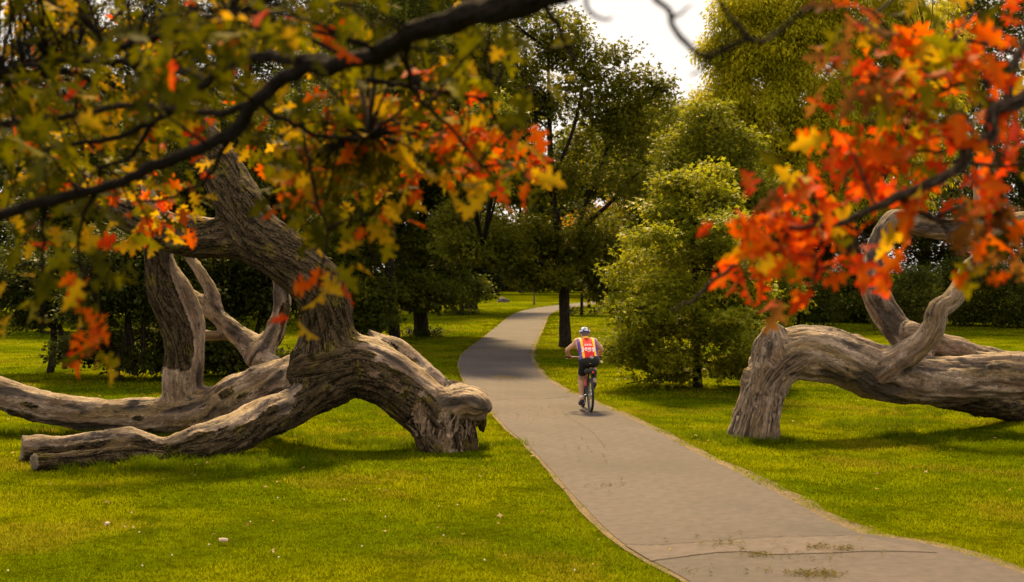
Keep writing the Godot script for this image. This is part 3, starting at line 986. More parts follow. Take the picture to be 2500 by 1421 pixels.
func build_grass():
	rng.seed = 104
	var bands := [
		# near, far, patch, blades, height, width, step
		[10.5, 17.0, 0.26, 170, 0.045, 0.0030],
		[17.0, 30.0, 0.34, 170, 0.050, 0.0042],
		[30.0, 60.0, 0.60, 190, 0.055, 0.009],
		[60.0, 125.0, 1.2, 200, 0.07, 0.02],
	]
	var root := Node3D.new()
	root.name = "grass"
	add_child(root)
	tag(root, "short mown yellow-green grass blades covering the lawn", "grass", "", "stuff")
	for b in bands:
		var xf := [[], [], []]
		var cols := [PackedColorArray(), PackedColorArray(), PackedColorArray()]
		var meshes := []
		for v in 3: meshes.append(tuft(b[2] * 1.25, b[3], b[4], b[5]))
		var d: float = b[0]
		var step: float = b[2]
		while d < b[1]:
			var half := d * 0.375 + 0.6
			var x := -half
			while x < half:
				var p := Vector2(x + (rng.randf() - 0.5) * step * 0.6, -d + (rng.randf() - 0.5) * step * 0.6)
				x += step
				var e := step * 0.5
				if on_path(p) or on_path(p + Vector2(e, 0)) or on_path(p - Vector2(e, 0)) or on_path(p + Vector2(0, e)) or on_path(p - Vector2(0, e)): continue
				var n1 := n_mid.get_noise_2d(p.x * 0.16, p.y * 0.16)
				var n2 := n_mid.get_noise_2d(p.x * 0.9 + 30.0, p.y * 0.9)
				var n3 := n_mid.get_noise_2d(p.x * 0.33 + 130.0, p.y * 0.33)
				var tall := 0.85 + 0.7 * clampf(n2 + 0.1, 0, 1) + 0.3 * n3
				var c := Color(0.130, 0.188, 0.0012).lerp(Color(0.255, 0.285, 0.002), clampf(0.4 + 1.1 * n1 + 0.8 * n2, 0, 1))
				if n3 > 0.22: c = c.lerp(Color(0.27, 0.19, 0.02), clampf((n3 - 0.22) * 2.5, 0, 0.4))
				if n2 < -0.2: c = c.lerp(Color(0.065, 0.09, 0.002), clampf((-0.2 - n2) * 2.5, 0, 0.7))
				for q in lush:
					var dd: float = p.distance_to(q[0])
					if dd < q[1] * 1.3: tall = maxf(tall, 0.8 + 0.7 * q[2] * smoothstep(q[1] * 1.3, q[1] * 0.2, dd) * (0.7 + 0.9 * absf(n2)))
				var v := rng.randi() % 3
				var bs := Basis(Vector3.UP, rng.randf() * TAU).scaled(Vector3(1, tall, 1))
				xf[v].append(Transform3D(bs, Vector3(p.x, height(p.x, p.y), p.y)))
				cols[v].append(c * (0.85 + 0.3 * rng.randf()))
			d += step
		for v in 3: multi("grass", meshes[v], M.grass, xf[v], cols[v], root)
	# ragged blades along the path edges
	var edge := [[], []]
	var ecol := [PackedColorArray(), PackedColorArray()]
	var em := [tuft(0.16, 45, 0.06, 0.003, 0.3), tuft(0.16, 45, 0.05, 0.003, 0.55)]
	var n := path_poly.size()
	for i in n - 1:
		var a := path_poly[i]
		var b2 := path_poly[i + 1]
		var l := a.distance_to(b2)
		if l > 8.0: continue
		var out := (b2 - a).orthogonal().normalized()
		if on_path(a + out * 0.1): out = -out
		var k := 0.0
		while k < l:
			var p := a.lerp(b2, k / l) + out * (0.17 + 0.15 * rng.randf())
			k += 0.14
			if p.y < -60.0: continue
			var v := rng.randi() % 2
			edge[v].append(Transform3D(Basis(Vector3.UP, rng.randf() * TAU).scaled(Vector3(1, 0.5 + 0.6 * rng.randf(), 1)), Vector3(p.x, height(p.x, p.y), p.y)))
			ecol[v].append(Color(0.16, 0.18, 0.003) * (0.8 + 0.4 * rng.randf()))
	for v in 2: multi("grass_edge", em[v], M.grass, edge[v], ecol[v], root)
	# longer uncut clumps round the logs
	var lx := []
	var lc := PackedColorArray()
	var lm := tuft(0.22, 50, 0.15, 0.0035, 0.03)
	for q in lush:
		for i in int(46 * q[1]):
			var a := rng.randf() * TAU
			var p: Vector2 = q[0] + Vector2(cos(a), sin(a) * 0.55) * q[1] * sqrt(rng.randf())
			if on_path(p): continue
			lx.append(Transform3D(Basis(Vector3.UP, rng.randf() * TAU).scaled(Vector3.ONE * (0.5 + 0.6 * rng.randf())), Vector3(p.x, height(p.x, p.y), p.y)))
			lc.append(Color(0.09, 0.13, 0.0015) * (0.8 + 0.5 * rng.randf()))
	multi("long_grass", lm, M.grass, lx, lc, root)

# ---------------------------------------------------------------- living trees
func lobed_leaf(st: SurfaceTool, o: Vector3, along: Vector3, nrm: Vector3, l: float, w: float, c: Color):
	var side := along.cross(nrm).normalized() * w
	var fwd := along * l
	var dip := nrm * -l * 0.12
	st.set_color(c)
	st.set_normal(nrm)
	# three sharp lobes each side: body diamond plus points
	var pts := [o, o + fwd * 0.35 + side * 0.28, o + fwd * 0.45 + side + dip, o + fwd * 0.66 + side * 0.25, o + fwd + dip, o + fwd * 0.66 - side * 0.25, o + fwd * 0.45 - side + dip, o + fwd * 0.35 - side * 0.28]
	for t in [[0, 1, 7], [1, 2, 3], [1, 3, 5], [1, 5, 7], [5, 6, 7], [3, 4, 5]]:
		tri(st, pts[t[0]], pts[t[1]], pts[t[2]], nrm)

func leaf_cluster(n: int, radius: float, l: float, w: float, lobed: bool, droop := 0.35, flatness := 0.6) -> ArrayMesh:
	var st := begin()
	for i in n:
		var d := Vector3(rng.randfn(), rng.randfn() * flatness, rng.randfn()).normalized()
		var o := d * radius * pow(rng.randf(), 0.5)
		o.y *= flatness
		var along := (d + Vector3(rng.randfn(), rng.randfn(), rng.randfn()) * 0.5 + Vector3(0, -droop, 0)).normalized()
		var nn := Vector3(rng.randfn() * 0.5, 1.0, rng.randfn() * 0.5)
		nn = (nn - along * nn.dot(along)).normalized()
		var s := 0.65 + 0.6 * rng.randf()
		var c := Color(1, 1, 1).lerp(Color(1.5, 1.25, 0.9), rng.randf()) * (0.7 + 0.6 * rng.randf())
		if lobed: lobed_leaf(st, o, along, nn, l * s, w * s, c)
		else:
			var side := along.cross(nn) * w * s
			st.set_color(c); st.set_normal(nn)
			var m := o + along * l * s * 0.5
			var t := o + along * l * s - nn * l * 0.1
			tri(st, o, m + side, t, nn)
			tri(st, o, t, m - side, nn)
	return st.commit()

var clusters := {}

# blobs: [px, py, rx px, ry px, clumps, depth offset m, thickness factor]; limbs: lists of [px, py, radius px, depth offset]
func tree(called: String, label: String, base: Vector3, depth: float, limbs: Array, blobs: Array, kind: String, c1: Color, c2: Color, size := 1.0, gap := 0.0, category := "tree", group := "") -> Node3D:
	var root := thing(called, base, label, category, group)
	var wood := begin()
	var nodes := PackedVector3Array()
	var gs := 0.24 if kind == "willow" else (0.30 if depth > 50.0 and kind == "oak" else 0.45)
	var first := true
	for lm in limbs:
		var p := PackedVector3Array()
		var r := PackedFloat32Array()
		for q in lm:
			var dd: float = depth + (q[3] if q.size() > 3 else 0.0)
			p.append(at(q[0], q[1], dd) - base)
			r.append(q[2] / F * depth)
		if first:
			p.insert(0, Vector3(p[0].x, -0.2, p[0].z)); r.insert(0, r[0] * 1.35)
		p = catmull(p, 5); r = lerp_list(r, 5)
		tube(wood, p, r, 10 if r[0] > 0.1 else 6, 0.25, 1.1, Color(0.075, 0.058, 0.042))
		for i in p.size():
			if i > p.size() / 3 or not first: nodes.append(p[i])
		first = false
	if nodes.is_empty():
		nodes.append(Vector3(0, 1.0, 0))
	# clumps of leaves through each blob, thinned by noise so that gaps show; a few fine branches reach out to them
	var kinds: Array = clusters[kind]
	var xf := []
	var cols := []
	for v in kinds.size():
		xf.append([]); cols.append(PackedColorArray())
	for b in blobs:
		var dd: float = depth + (b[5] if b.size() > 5 else 0.0)
		var mid := at(b[0], b[1], dd) - base
		var rx: float = b[2] / F * dd
		var ry: float = b[3] / F * dd
		var rz: float = rx * (b[6] if b.size() > 6 else 0.85)
		var made := 0
		var tries := 0
		var last := mid
		while made < b[4] and tries < b[4] * 6:
			tries += 1
			var u := Vector3(rng.randfn(), rng.randfn(), rng.randfn()).normalized() * pow(rng.randf(), 0.42)
			var p := mid + Vector3(u.x * rx, u.y * ry, u.z * rz)
			if p.y + base.y < 0.25: continue
			var q := (p + base) / (0.55 * size)
			if n_mid.get_noise_3dv(q * gs) + 0.5 * n_mid.get_noise_3dv(q * 1.2) < gap - 0.12: continue
			made += 1
			var v := rng.randi() % kinds.size()
			var t := clampf(0.5 + 0.8 * n_mid.get_noise_3dv((p + base) * 0.5 / size) + 0.25 * rng.randfn(), 0.0, 1.0)
			var bs := Basis(Vector3.UP, rng.randf() * TAU) * Basis(Vector3.RIGHT, rng.randfn() * 0.3)
			xf[v].append(Transform3D(bs.scaled(Vector3.ONE * size * (0.75 + 0.5 * rng.randf())), p))
			cols[v].append(c1.lerp(c2, t))
			if made % 9 == 0:
				var best := nodes[0]
				var bd := 1e9
				for k in range(0, nodes.size(), 2):
					var e := nodes[k].distance_squared_to(p) + (4.0 if nodes[k].y > p.y + 0.5 else 0.0)
					if e < bd: bd = e; best = nodes[k]
				var l := best.distance_to(p)
				if l > 0.3 and l < 6.0:
					var w := clampf(l * 0.011, 0.010, 0.05)
					var m := best.lerp(p, 0.5) + Vector3(rng.randfn() * 0.08, 0.10, rng.randfn() * 0.08) * l
					tube(wood, catmull(PackedVector3Array([best, m, p]), 3), lerp_list(PackedFloat32Array([w, w * 0.7, w * 0.3]), 3), 5, 0.0, 1.0, Color(0.07, 0.055, 0.04), false)
	part("trunk", wood.commit(), M.bark, root)
	var crown := Node3D.new()
	crown.name = "crown"
	root.add_child(crown)
	crown.set_meta("kind", "stuff")
	for v in kinds.size():
		if xf[v].size(): multi("foliage", kinds[v], M.leaf, xf[v], cols[v], crown)
	return root

func base_at(px: float, depth: float) -> Vector3:
	var p := at(px, 700, depth)
	p.y = height(p.x, p.z)
	return p

func build_trees():
	rng.seed = 105
	clusters.oak = [leaf_cluster(22, 0.42, 0.19, 0.085, true), leaf_cluster(22, 0.45, 0.19, 0.085, true), leaf_cluster(18, 0.40, 0.20, 0.09, true)]
	clusters.small = [leaf_cluster(30, 0.40, 0.12, 0.04, false), leaf_cluster(30, 0.45, 0.12, 0.045, false), leaf_cluster(26, 0.42, 0.13, 0.045, false)]
	clusters.willow = [leaf_cluster(52, 0.6, 0.24, 0.038, false, 0.8, 0.9), leaf_cluster(52, 0.65, 0.24, 0.036, false, 0.9, 0.9)]
	clusters.far = [leaf_cluster(26, 0.8, 0.34, 0.13, false, 0.3, 0.8), leaf_cluster(26, 0.85, 0.36, 0.13, false, 0.3, 0.8)]
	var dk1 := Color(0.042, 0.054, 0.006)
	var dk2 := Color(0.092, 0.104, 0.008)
	var md1 := Color(0.07, 0.088, 0.006)
	var md2 := Color(0.15, 0.16, 0.008)
	# the tree beside the path, with open crown and drooping skirts
	tree("oak_tree", "tall oak with open crown and slender dark trunk beside the path, behind the cyclist", on_ground(1380, 848), 51.3, [
		[[1380, 830, 14], [1379, 760, 13], [1377, 690, 13], [1376, 640, 14], [1362, 560, 11], [1350, 480, 9], [1345, 400, 8], [1342, 320, 6], [1340, 230, 4], [1338, 120, 2]],
		[[1374, 670, 8], [1340, 650, 6, -0.5], [1290, 630, 4.5, -1], [1230, 608, 3, -1.5], [1170, 600, 2, -2]],
		[[1372, 655, 7], [1335, 610, 5, 0.5], [1290, 575, 4, 1], [1230, 550, 2.5, 1]],
		[[1378, 650, 9], [1400, 590, 7, -0.3], [1440, 540, 6, -0.6], [1490, 495, 4.5, -1], [1540, 440, 3, -1], [1590, 390, 2, -1]],
		[[1405, 590, 6, -0.3], [1430, 500, 5], [1470, 400, 4], [1500, 300, 3], [1520, 200, 2]],
		[[1378, 650, 7], [1420, 600, 5, 0.6], [1500, 575, 3.5, 0.8], [1560, 560, 2, 1]],
		[[1350, 480, 6], [1300, 380, 4, 0.5], [1260, 280, 3, 0.5], [1230, 180, 2, 0.5]],
		[[1347, 440, 5], [1395, 330, 4, -0.5], [1420, 220, 3, -0.5], [1430, 100, 1.5, -0.5]],
		[[1352, 480, 5], [1400, 400, 3.5, 0.4], [1440, 320, 2.4, 0.4], [1470, 250, 1.6, 0.4]]],
		[[1200, 600, 130, 50, 260, -1.5], [1300, 590, 120, 60, 240, 0], [1150, 540, 90, 60, 120, 0], [1440, 620, 110, 55, 220, 0.5], [1330, 672, 75, 24, 90, -1], [1285, 668, 40, 24, 50, -1], [1190, 310, 110, 90, 170, -7], [1470, 690, 60, 40, 90, 1], [1400, 560, 130, 60, 160, 0],
		[1340, 250, 110, 70, 90, 0], [1270, 180, 110, 120, 220, 0.5], [1160, 250, 110, 130, 230, -2], [1130, 120, 110, 100, 180, -3], [1400, 150, 80, 120, 140, -0.3], [1340, 70, 90, 70, 110, 0], [1470, 260, 80, 100, 110, 0], [1540, 300, 80, 100, 120, -0.5], [1530, 160, 50, 60, 50, -0.5], [1600, 250, 60, 70, 70, -0.5], [1560, 430, 110, 80, 120, -0.8], [1230, 300, 90, 80, 170, 0.5], [1180, 420, 90, 70, 140, -1], [1400, 400, 90, 50, 60, 0], [1320, 430, 110, 50, 70, 0.3]],
		"oak", Color(0.085, 0.10, 0.005), Color(0.20, 0.195, 0.010), 1.0, 0.10)
	# young oak, right of the cyclist: tiers of flat sprays, each on its own branch
	var arms := [[[1703, 925, 11], [1701, 830, 9], [1699, 750, 8], [1695, 660, 7], [1690, 580, 6], [1686, 520, 5], [1684, 440, 3]], [[1688, 560, 4], [1655, 525, 2.5, -0.3], [1640, 500, 1.5]], [[1688, 560, 4], [1720, 520, 2.5, -0.3], [1760, 480, 1.5]]]
	var sprays := []
	for i in 18:
		var u := i / 17.0
		var y := lerpf(915.0, 440.0, u)
		var wide := lerpf(205.0, 85.0, pow(u, 1.5)) * (0.75 + 0.4 * rng.randf())
		var s := -1.0 if i % 2 == 0 else 1.0
		var dz := rng.randfn() * 0.9
		var drop := lerpf(22.0, -26.0, u)
		arms.append([[1701 - 14.0 * u, y - 8, 3.6 - 2.0 * u], [1700 - 14.0 * u + s * wide * 0.45, y + drop * 0.3, 2.6 - 1.4 * u, dz * 0.5], [1700 + s * wide * 0.9, y + drop, 1.2, dz]])
		sprays.append([1698 - 14.0 * u + s * wide * 0.72, y + drop * 0.8, wide * 0.36, 17.0 + 8.0 * rng.randf(), int(wide * 0.24), dz, 1.3])
		sprays.append([1698 - 14.0 * u + s * wide * 0.34, y + drop * 0.3 - 6.0, wide * 0.34, 17.0 + 8.0 * rng.randf(), int(wide * 0.15), dz * 0.6 + 0.3, 1.3])
	for q in [[1530, 850, 60, 26, 40, -0.8], [1600, 935, 38, 12, 14, -0.9], [1720, 938, 44, 10, 12, -0.5], [1850, 800, 60, 26, 30, 0.4], [1850, 700, 66, 30, 36, 0.5],
		[1590, 862, 110, 40, 66, -0.6], [1785, 880, 95, 36, 54, -0.4], [1690, 905, 90, 22, 18, 0.4], [1690, 800, 150, 36, 66, 0], [1560, 745, 90, 36, 46, -0.3], [1670, 715, 140, 44, 74, 0], [1790, 730, 90, 50, 56, 0.2], [1640, 625, 130, 48, 76, -0.2], [1755, 615, 95, 50, 58, 0.2], [1665, 530, 110, 42, 60, 0], [1690, 455, 80, 42, 44, 0], [1820, 640, 75, 40, 40, 0.4], [1530, 670, 60, 30, 28, -0.3]]: sprays.append(q)
	tree("young_oak", "young bright green oak with foliage down to the lawn, between cyclist and stump", on_ground(1705, 945), 33.9, arms, sprays, "oak", Color(0.13, 0.155, 0.005), Color(0.32, 0.31, 0.012), 0.74, 0.10)
	tree("young_oak", "second green oak right behind the young oak, partly hidden by red leaves", base_at(1800, 46.0), 46.0, [
		[[1800, 850, 9], [1795, 700, 8], [1790, 560, 6], [1785, 440, 4], [1780, 350, 2]], [[1795, 640, 4], [1850, 580, 3, 0.4], [1890, 540, 2, 0.4]], [[1792, 600, 4], [1730, 520, 3], [1700, 450, 2]]],
		[[1850, 690, 100, 90, 190], [1780, 580, 120, 90, 240], [1880, 580, 90, 90, 170], [1740, 460, 120, 80, 220], [1830, 470, 110, 80, 190], [1680, 390, 100, 70, 170], [1780, 370, 90, 60, 140], [1850, 780, 80, 40, 90], [1900, 730, 70, 60, 90], [1860, 860, 70, 34, 60], [1730, 300, 80, 60, 100]],
		"oak", Color(0.11, 0.13, 0.006), Color(0.25, 0.25, 0.011), 0.9, 0.06)
	# yellow-green willow
	tree("willow_tree", "tall feathery yellow-green willow with forked dark limbs, behind the red leaves", base_at(2100, 76.0), 76.0, [
		[[2095, 760, 26], [2085, 640, 22], [2060, 520, 19], [2020, 430, 16], [1975, 370, 14], [1955, 300, 11], [1985, 270, 9]],
		[[1975, 370, 12], [1945, 290, 9], [1942, 190, 8], [1950, 130, 6], [1935, 80, 4], [1905, 60, 3]],
		[[2060, 520, 12], [1940, 420, 10, -1], [1890, 350, 7, -1], [1850, 300, 5, -1], [1815, 270, 3, -1]], [[1945, 200, 5], [1880, 175, 3], [1830, 170, 2]],
		[[2070, 560, 14], [2160, 420, 10], [2220, 280, 7], [2260, 120, 4]], [[1942, 200, 4], [1990, 120, 3], [2010, 40, 2]]],
		[[1900, 90, 110, 110, 420], [1830, 150, 80, 80, 200], [1960, 40, 110, 80, 300], [1860, 290, 130, 100, 460], [1980, 210, 120, 120, 420], [1790, 390, 90, 70, 240], [1900, 420, 130, 80, 380], [2050, 330, 130, 130, 420], [2090, 120, 150, 150, 520, 1], [2220, 150, 170, 170, 560, 2], [2180, 380, 150, 150, 380, 2], [1840, 40, 110, 80, 300], [1760, 230, 70, 90, 160], [2080, -40, 160, 90, 400], [1740, 110, 45, 50, 70], [2020, 480, 120, 80, 260]],
		"willow", Color(0.33, 0.33, 0.008), Color(0.62, 0.55, 0.014), 1.0, 0.14)
	# dark trees on the right
	var r := 0
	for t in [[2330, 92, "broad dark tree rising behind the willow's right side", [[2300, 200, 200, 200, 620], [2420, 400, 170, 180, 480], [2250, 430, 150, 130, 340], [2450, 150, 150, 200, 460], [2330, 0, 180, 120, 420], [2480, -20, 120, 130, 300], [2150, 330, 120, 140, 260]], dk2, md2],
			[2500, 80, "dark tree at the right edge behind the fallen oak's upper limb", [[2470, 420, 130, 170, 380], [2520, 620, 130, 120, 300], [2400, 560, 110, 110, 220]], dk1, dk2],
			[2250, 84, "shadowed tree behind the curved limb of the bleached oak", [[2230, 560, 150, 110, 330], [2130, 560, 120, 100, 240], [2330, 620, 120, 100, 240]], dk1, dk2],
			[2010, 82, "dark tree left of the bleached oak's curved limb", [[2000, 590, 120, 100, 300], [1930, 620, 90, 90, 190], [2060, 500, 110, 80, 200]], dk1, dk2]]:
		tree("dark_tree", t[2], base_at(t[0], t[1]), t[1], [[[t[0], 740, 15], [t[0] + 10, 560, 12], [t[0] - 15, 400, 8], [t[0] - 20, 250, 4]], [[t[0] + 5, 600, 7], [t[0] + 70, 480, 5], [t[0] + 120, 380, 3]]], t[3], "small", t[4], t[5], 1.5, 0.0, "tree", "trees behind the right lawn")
		r += 1
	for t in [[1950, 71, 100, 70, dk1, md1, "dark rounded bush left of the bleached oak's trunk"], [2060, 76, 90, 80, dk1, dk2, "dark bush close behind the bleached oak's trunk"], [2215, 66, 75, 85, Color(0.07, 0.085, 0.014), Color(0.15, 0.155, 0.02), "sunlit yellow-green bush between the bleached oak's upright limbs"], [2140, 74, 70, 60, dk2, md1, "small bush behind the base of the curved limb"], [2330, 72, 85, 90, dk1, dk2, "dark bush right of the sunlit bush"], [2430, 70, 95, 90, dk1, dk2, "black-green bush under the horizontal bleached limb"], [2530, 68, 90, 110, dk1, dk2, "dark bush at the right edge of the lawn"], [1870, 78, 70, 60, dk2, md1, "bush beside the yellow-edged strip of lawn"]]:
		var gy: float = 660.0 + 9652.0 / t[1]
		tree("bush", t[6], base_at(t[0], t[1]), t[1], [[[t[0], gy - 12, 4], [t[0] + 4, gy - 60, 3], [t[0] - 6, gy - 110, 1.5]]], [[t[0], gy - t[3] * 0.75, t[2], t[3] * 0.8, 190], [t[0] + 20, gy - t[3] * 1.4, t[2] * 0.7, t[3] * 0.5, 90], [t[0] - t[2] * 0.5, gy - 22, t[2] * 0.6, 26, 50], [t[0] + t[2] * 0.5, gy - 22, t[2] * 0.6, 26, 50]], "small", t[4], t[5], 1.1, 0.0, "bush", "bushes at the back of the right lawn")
	# pair of oaks left of the path
	tree("oak_tree", "broad dark green oak with thick trunk and low skirt, left of the path", on_ground(1028, 820), 60.3, [
		[[1028, 800, 17], [1024, 700, 15], [1022, 640, 15], [1030, 560, 12], [1045, 460, 9], [1050, 360, 6], [1055, 260, 3]],
		[[1024, 660, 8], [1060, 610, 6, -0.5], [1120, 560, 4, -1], [1180, 530, 2.5, -1]], [[1023, 670, 8], [985, 690, 6, -1], [960, 695, 4, -1.5], [920, 700, 2.5, -2]], [[1025, 620, 7], [970, 540, 5], [930, 470, 3]]],
		[[1040, 715, 110, 40, 230, -1.5], [970, 700, 80, 50, 170, -1], [1110, 700, 80, 40, 150, -0.5], [1030, 600, 140, 60, 240], [930, 560, 120, 90, 240], [1120, 540, 110, 70, 220], [1040, 480, 140, 80, 300], [950, 420, 130, 90, 260], [1100, 400, 130, 100, 280], [1020, 310, 130, 90, 260], [1130, 280, 100, 90, 190], [1070, 200, 110, 90, 200], [1180, 190, 80, 80, 140], [1080, 60, 150, 110, 260], [1000, -60, 150, 120, 220, -4, 1.4], [1160, -40, 110, 120, 170, -3, 1.4], [940, 40, 150, 110, 220, -5, 1.4], [1060, -120, 150, 100, 240, -6, 1.5]],
		"oak", Color(0.075, 0.098, 0.008), Color(0.16, 0.172, 0.012), 1.05, 0.03)
	tree("oak_tree", "dark oak close left of the thick-trunked oak, its trunk hidden by leaves", base_at(962, 57.0), 57.0, [
		[[963, 820, 13], [960, 760, 12], [950, 660, 11], [958, 560, 9], [960, 450, 6]], [[952, 680, 6], [905, 620, 4], [860, 570, 2.5]]],
		[[900, 730, 90, 60, 180, -0.5], [870, 640, 90, 80, 190], [940, 780, 60, 26, 70, -0.8], [820, 560, 110, 90, 230], [900, 480, 110, 90, 220], [860, 790, 60, 40, 80], [900, 300, 130, 100, 260, -2, 1.4], [870, 140, 140, 110, 280, -4, 1.4], [930, 0, 150, 110, 280, -6, 1.4], [1000, 160, 120, 100, 220, -5, 1.4]],
		"oak", Color(0.065, 0.085, 0.009), Color(0.14, 0.155, 0.012), 1.0, 0.03)
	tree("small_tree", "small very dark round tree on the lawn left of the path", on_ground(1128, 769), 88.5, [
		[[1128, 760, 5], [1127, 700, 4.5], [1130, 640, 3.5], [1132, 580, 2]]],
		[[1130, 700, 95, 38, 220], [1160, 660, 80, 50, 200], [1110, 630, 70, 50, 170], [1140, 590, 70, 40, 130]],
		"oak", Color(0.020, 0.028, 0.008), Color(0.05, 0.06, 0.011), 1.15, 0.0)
	for q in [[1420, 770, 700, "small tree with leafy ring at its foot, right of the path", Color(0.05, 0.065, 0.012)], [1438, 751, 690, "slim young tree farther right along the path", Color(0.045, 0.055, 0.012)]]:
		var p := on_ground(q[0], q[1])
		tree("small_tree", q[3], p, -p.z, [[[q[0], q[1] - 8, 4], [q[0] + 1, 700, 3], [q[0], 640, 2]]], [[q[0], 670, 60, 36, 170], [q[0] + 10, 630, 50, 40, 130]], "oak", q[4], md1, 1.1, 0.0)
	# woodland behind the left fallen oak: tall, dark, closing off the sky
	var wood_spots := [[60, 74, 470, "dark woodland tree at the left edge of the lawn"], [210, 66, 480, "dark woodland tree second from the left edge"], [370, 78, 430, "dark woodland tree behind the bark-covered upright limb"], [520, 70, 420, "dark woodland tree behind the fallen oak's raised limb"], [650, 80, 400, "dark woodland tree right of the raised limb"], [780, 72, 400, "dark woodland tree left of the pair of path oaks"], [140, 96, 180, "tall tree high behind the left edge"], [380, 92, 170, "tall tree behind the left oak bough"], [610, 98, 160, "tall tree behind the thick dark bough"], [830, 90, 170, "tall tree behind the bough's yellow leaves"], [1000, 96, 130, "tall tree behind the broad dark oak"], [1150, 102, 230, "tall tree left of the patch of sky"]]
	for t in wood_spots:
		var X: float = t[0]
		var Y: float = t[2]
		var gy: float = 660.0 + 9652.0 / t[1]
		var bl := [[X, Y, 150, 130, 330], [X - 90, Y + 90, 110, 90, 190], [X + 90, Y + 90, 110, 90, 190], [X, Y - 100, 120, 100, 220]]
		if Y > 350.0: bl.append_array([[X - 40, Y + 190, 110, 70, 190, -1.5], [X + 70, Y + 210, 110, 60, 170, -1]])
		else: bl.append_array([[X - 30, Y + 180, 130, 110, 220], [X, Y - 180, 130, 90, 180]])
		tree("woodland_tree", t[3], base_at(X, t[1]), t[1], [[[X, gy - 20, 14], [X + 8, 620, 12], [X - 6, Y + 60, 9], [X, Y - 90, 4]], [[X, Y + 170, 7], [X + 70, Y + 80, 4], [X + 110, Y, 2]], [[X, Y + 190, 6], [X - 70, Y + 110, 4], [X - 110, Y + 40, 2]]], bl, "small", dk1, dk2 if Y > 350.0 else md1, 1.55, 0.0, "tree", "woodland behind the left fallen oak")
	# multi-stemmed thicket just behind the left fallen oak
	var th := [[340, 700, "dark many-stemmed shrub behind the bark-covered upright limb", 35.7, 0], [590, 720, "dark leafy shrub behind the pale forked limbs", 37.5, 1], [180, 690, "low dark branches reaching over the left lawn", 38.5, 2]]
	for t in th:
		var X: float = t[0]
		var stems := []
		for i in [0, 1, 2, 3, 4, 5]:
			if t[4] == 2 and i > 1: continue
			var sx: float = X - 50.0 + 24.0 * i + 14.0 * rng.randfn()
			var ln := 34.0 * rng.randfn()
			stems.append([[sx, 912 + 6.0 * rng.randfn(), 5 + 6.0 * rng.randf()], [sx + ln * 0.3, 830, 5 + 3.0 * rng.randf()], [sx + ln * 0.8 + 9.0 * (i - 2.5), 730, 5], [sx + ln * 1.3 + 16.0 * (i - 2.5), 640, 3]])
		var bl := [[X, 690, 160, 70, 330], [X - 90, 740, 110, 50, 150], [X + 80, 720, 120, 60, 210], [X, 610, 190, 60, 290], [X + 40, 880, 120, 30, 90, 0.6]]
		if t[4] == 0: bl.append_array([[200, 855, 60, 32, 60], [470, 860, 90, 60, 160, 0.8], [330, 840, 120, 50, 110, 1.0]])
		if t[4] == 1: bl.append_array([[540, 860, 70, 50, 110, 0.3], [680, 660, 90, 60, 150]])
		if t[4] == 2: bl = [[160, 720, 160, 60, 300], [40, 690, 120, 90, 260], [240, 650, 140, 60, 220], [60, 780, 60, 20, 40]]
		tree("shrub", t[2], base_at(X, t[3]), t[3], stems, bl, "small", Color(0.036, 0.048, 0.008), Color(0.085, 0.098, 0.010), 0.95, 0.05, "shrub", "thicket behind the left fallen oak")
	# trees far behind the middle, some turned yellow and orange
	var far := [[1440, 170, 390, 100, "far green tree high behind the oak's upper right limbs", md1, md2], [1560, 150, 330, 90, "far green tree below the patch of sky", md1, md2], [1270, 175, 420, 80, "far green tree high behind the oak's left limbs", md1, md2], [1360, 185, 520, 90, "far green tree behind the oak's upper trunk", md1, md2], [1250, 190, 650, 60, "yellow-green tree far off left of the pole", Color(0.12, 0.12, 0.014), Color(0.22, 0.18, 0.02)], [1320, 230, 640, 70, "far yellow tree behind the pole", Color(0.16, 0.14, 0.014), Color(0.28, 0.21, 0.02)], [1430, 150, 590, 75, "far orange tree behind the oak's trunk", Color(0.24, 0.14, 0.01), Color(0.36, 0.20, 0.012)], [1500, 160, 565, 80, "far orange-yellow tree right of the oak's trunk", Color(0.26, 0.15, 0.01), Color(0.38, 0.22, 0.012)], [1490, 140, 650, 45, "green tree far off right of the oak's trunk", md1, md2], [1580, 200, 600, 110, "far green tree behind the young oak's left side", md1, md2], [1690, 190, 560, 140, "far green tree behind the young oak", dk2, md2], [1180, 200, 610, 90, "far dark tree behind the broad oak's right side", dk2, md1], [1070, 190, 600, 110, "far dark tree behind the broad oak", dk1, md1], [1820, 190, 560, 150, "far green tree behind the second green oak", dk1, md1]]
	for t in far:
		var gy: float = 660.0 + 9652.0 / t[1]
		tree("far_tree", t[4], base_at(t[0], t[1]), t[1], [[[t[0], gy - 4, 4], [t[0], t[2], 3], [t[0], t[2] - t[3] * 0.6, 1.5]]], [[t[0], t[2], t[3], t[3] * 0.8, 260], [t[0] - t[3] * 0.4, t[2] + t[3] * 0.5, t[3] * 0.6, t[3] * 0.5, 100], [t[0] + t[3] * 0.4, t[2] + t[3] * 0.45, t[3] * 0.6, t[3] * 0.5, 100]], "far", t[5], t[6], 1.6, 0.0, "tree", "trees beyond the far lawn")
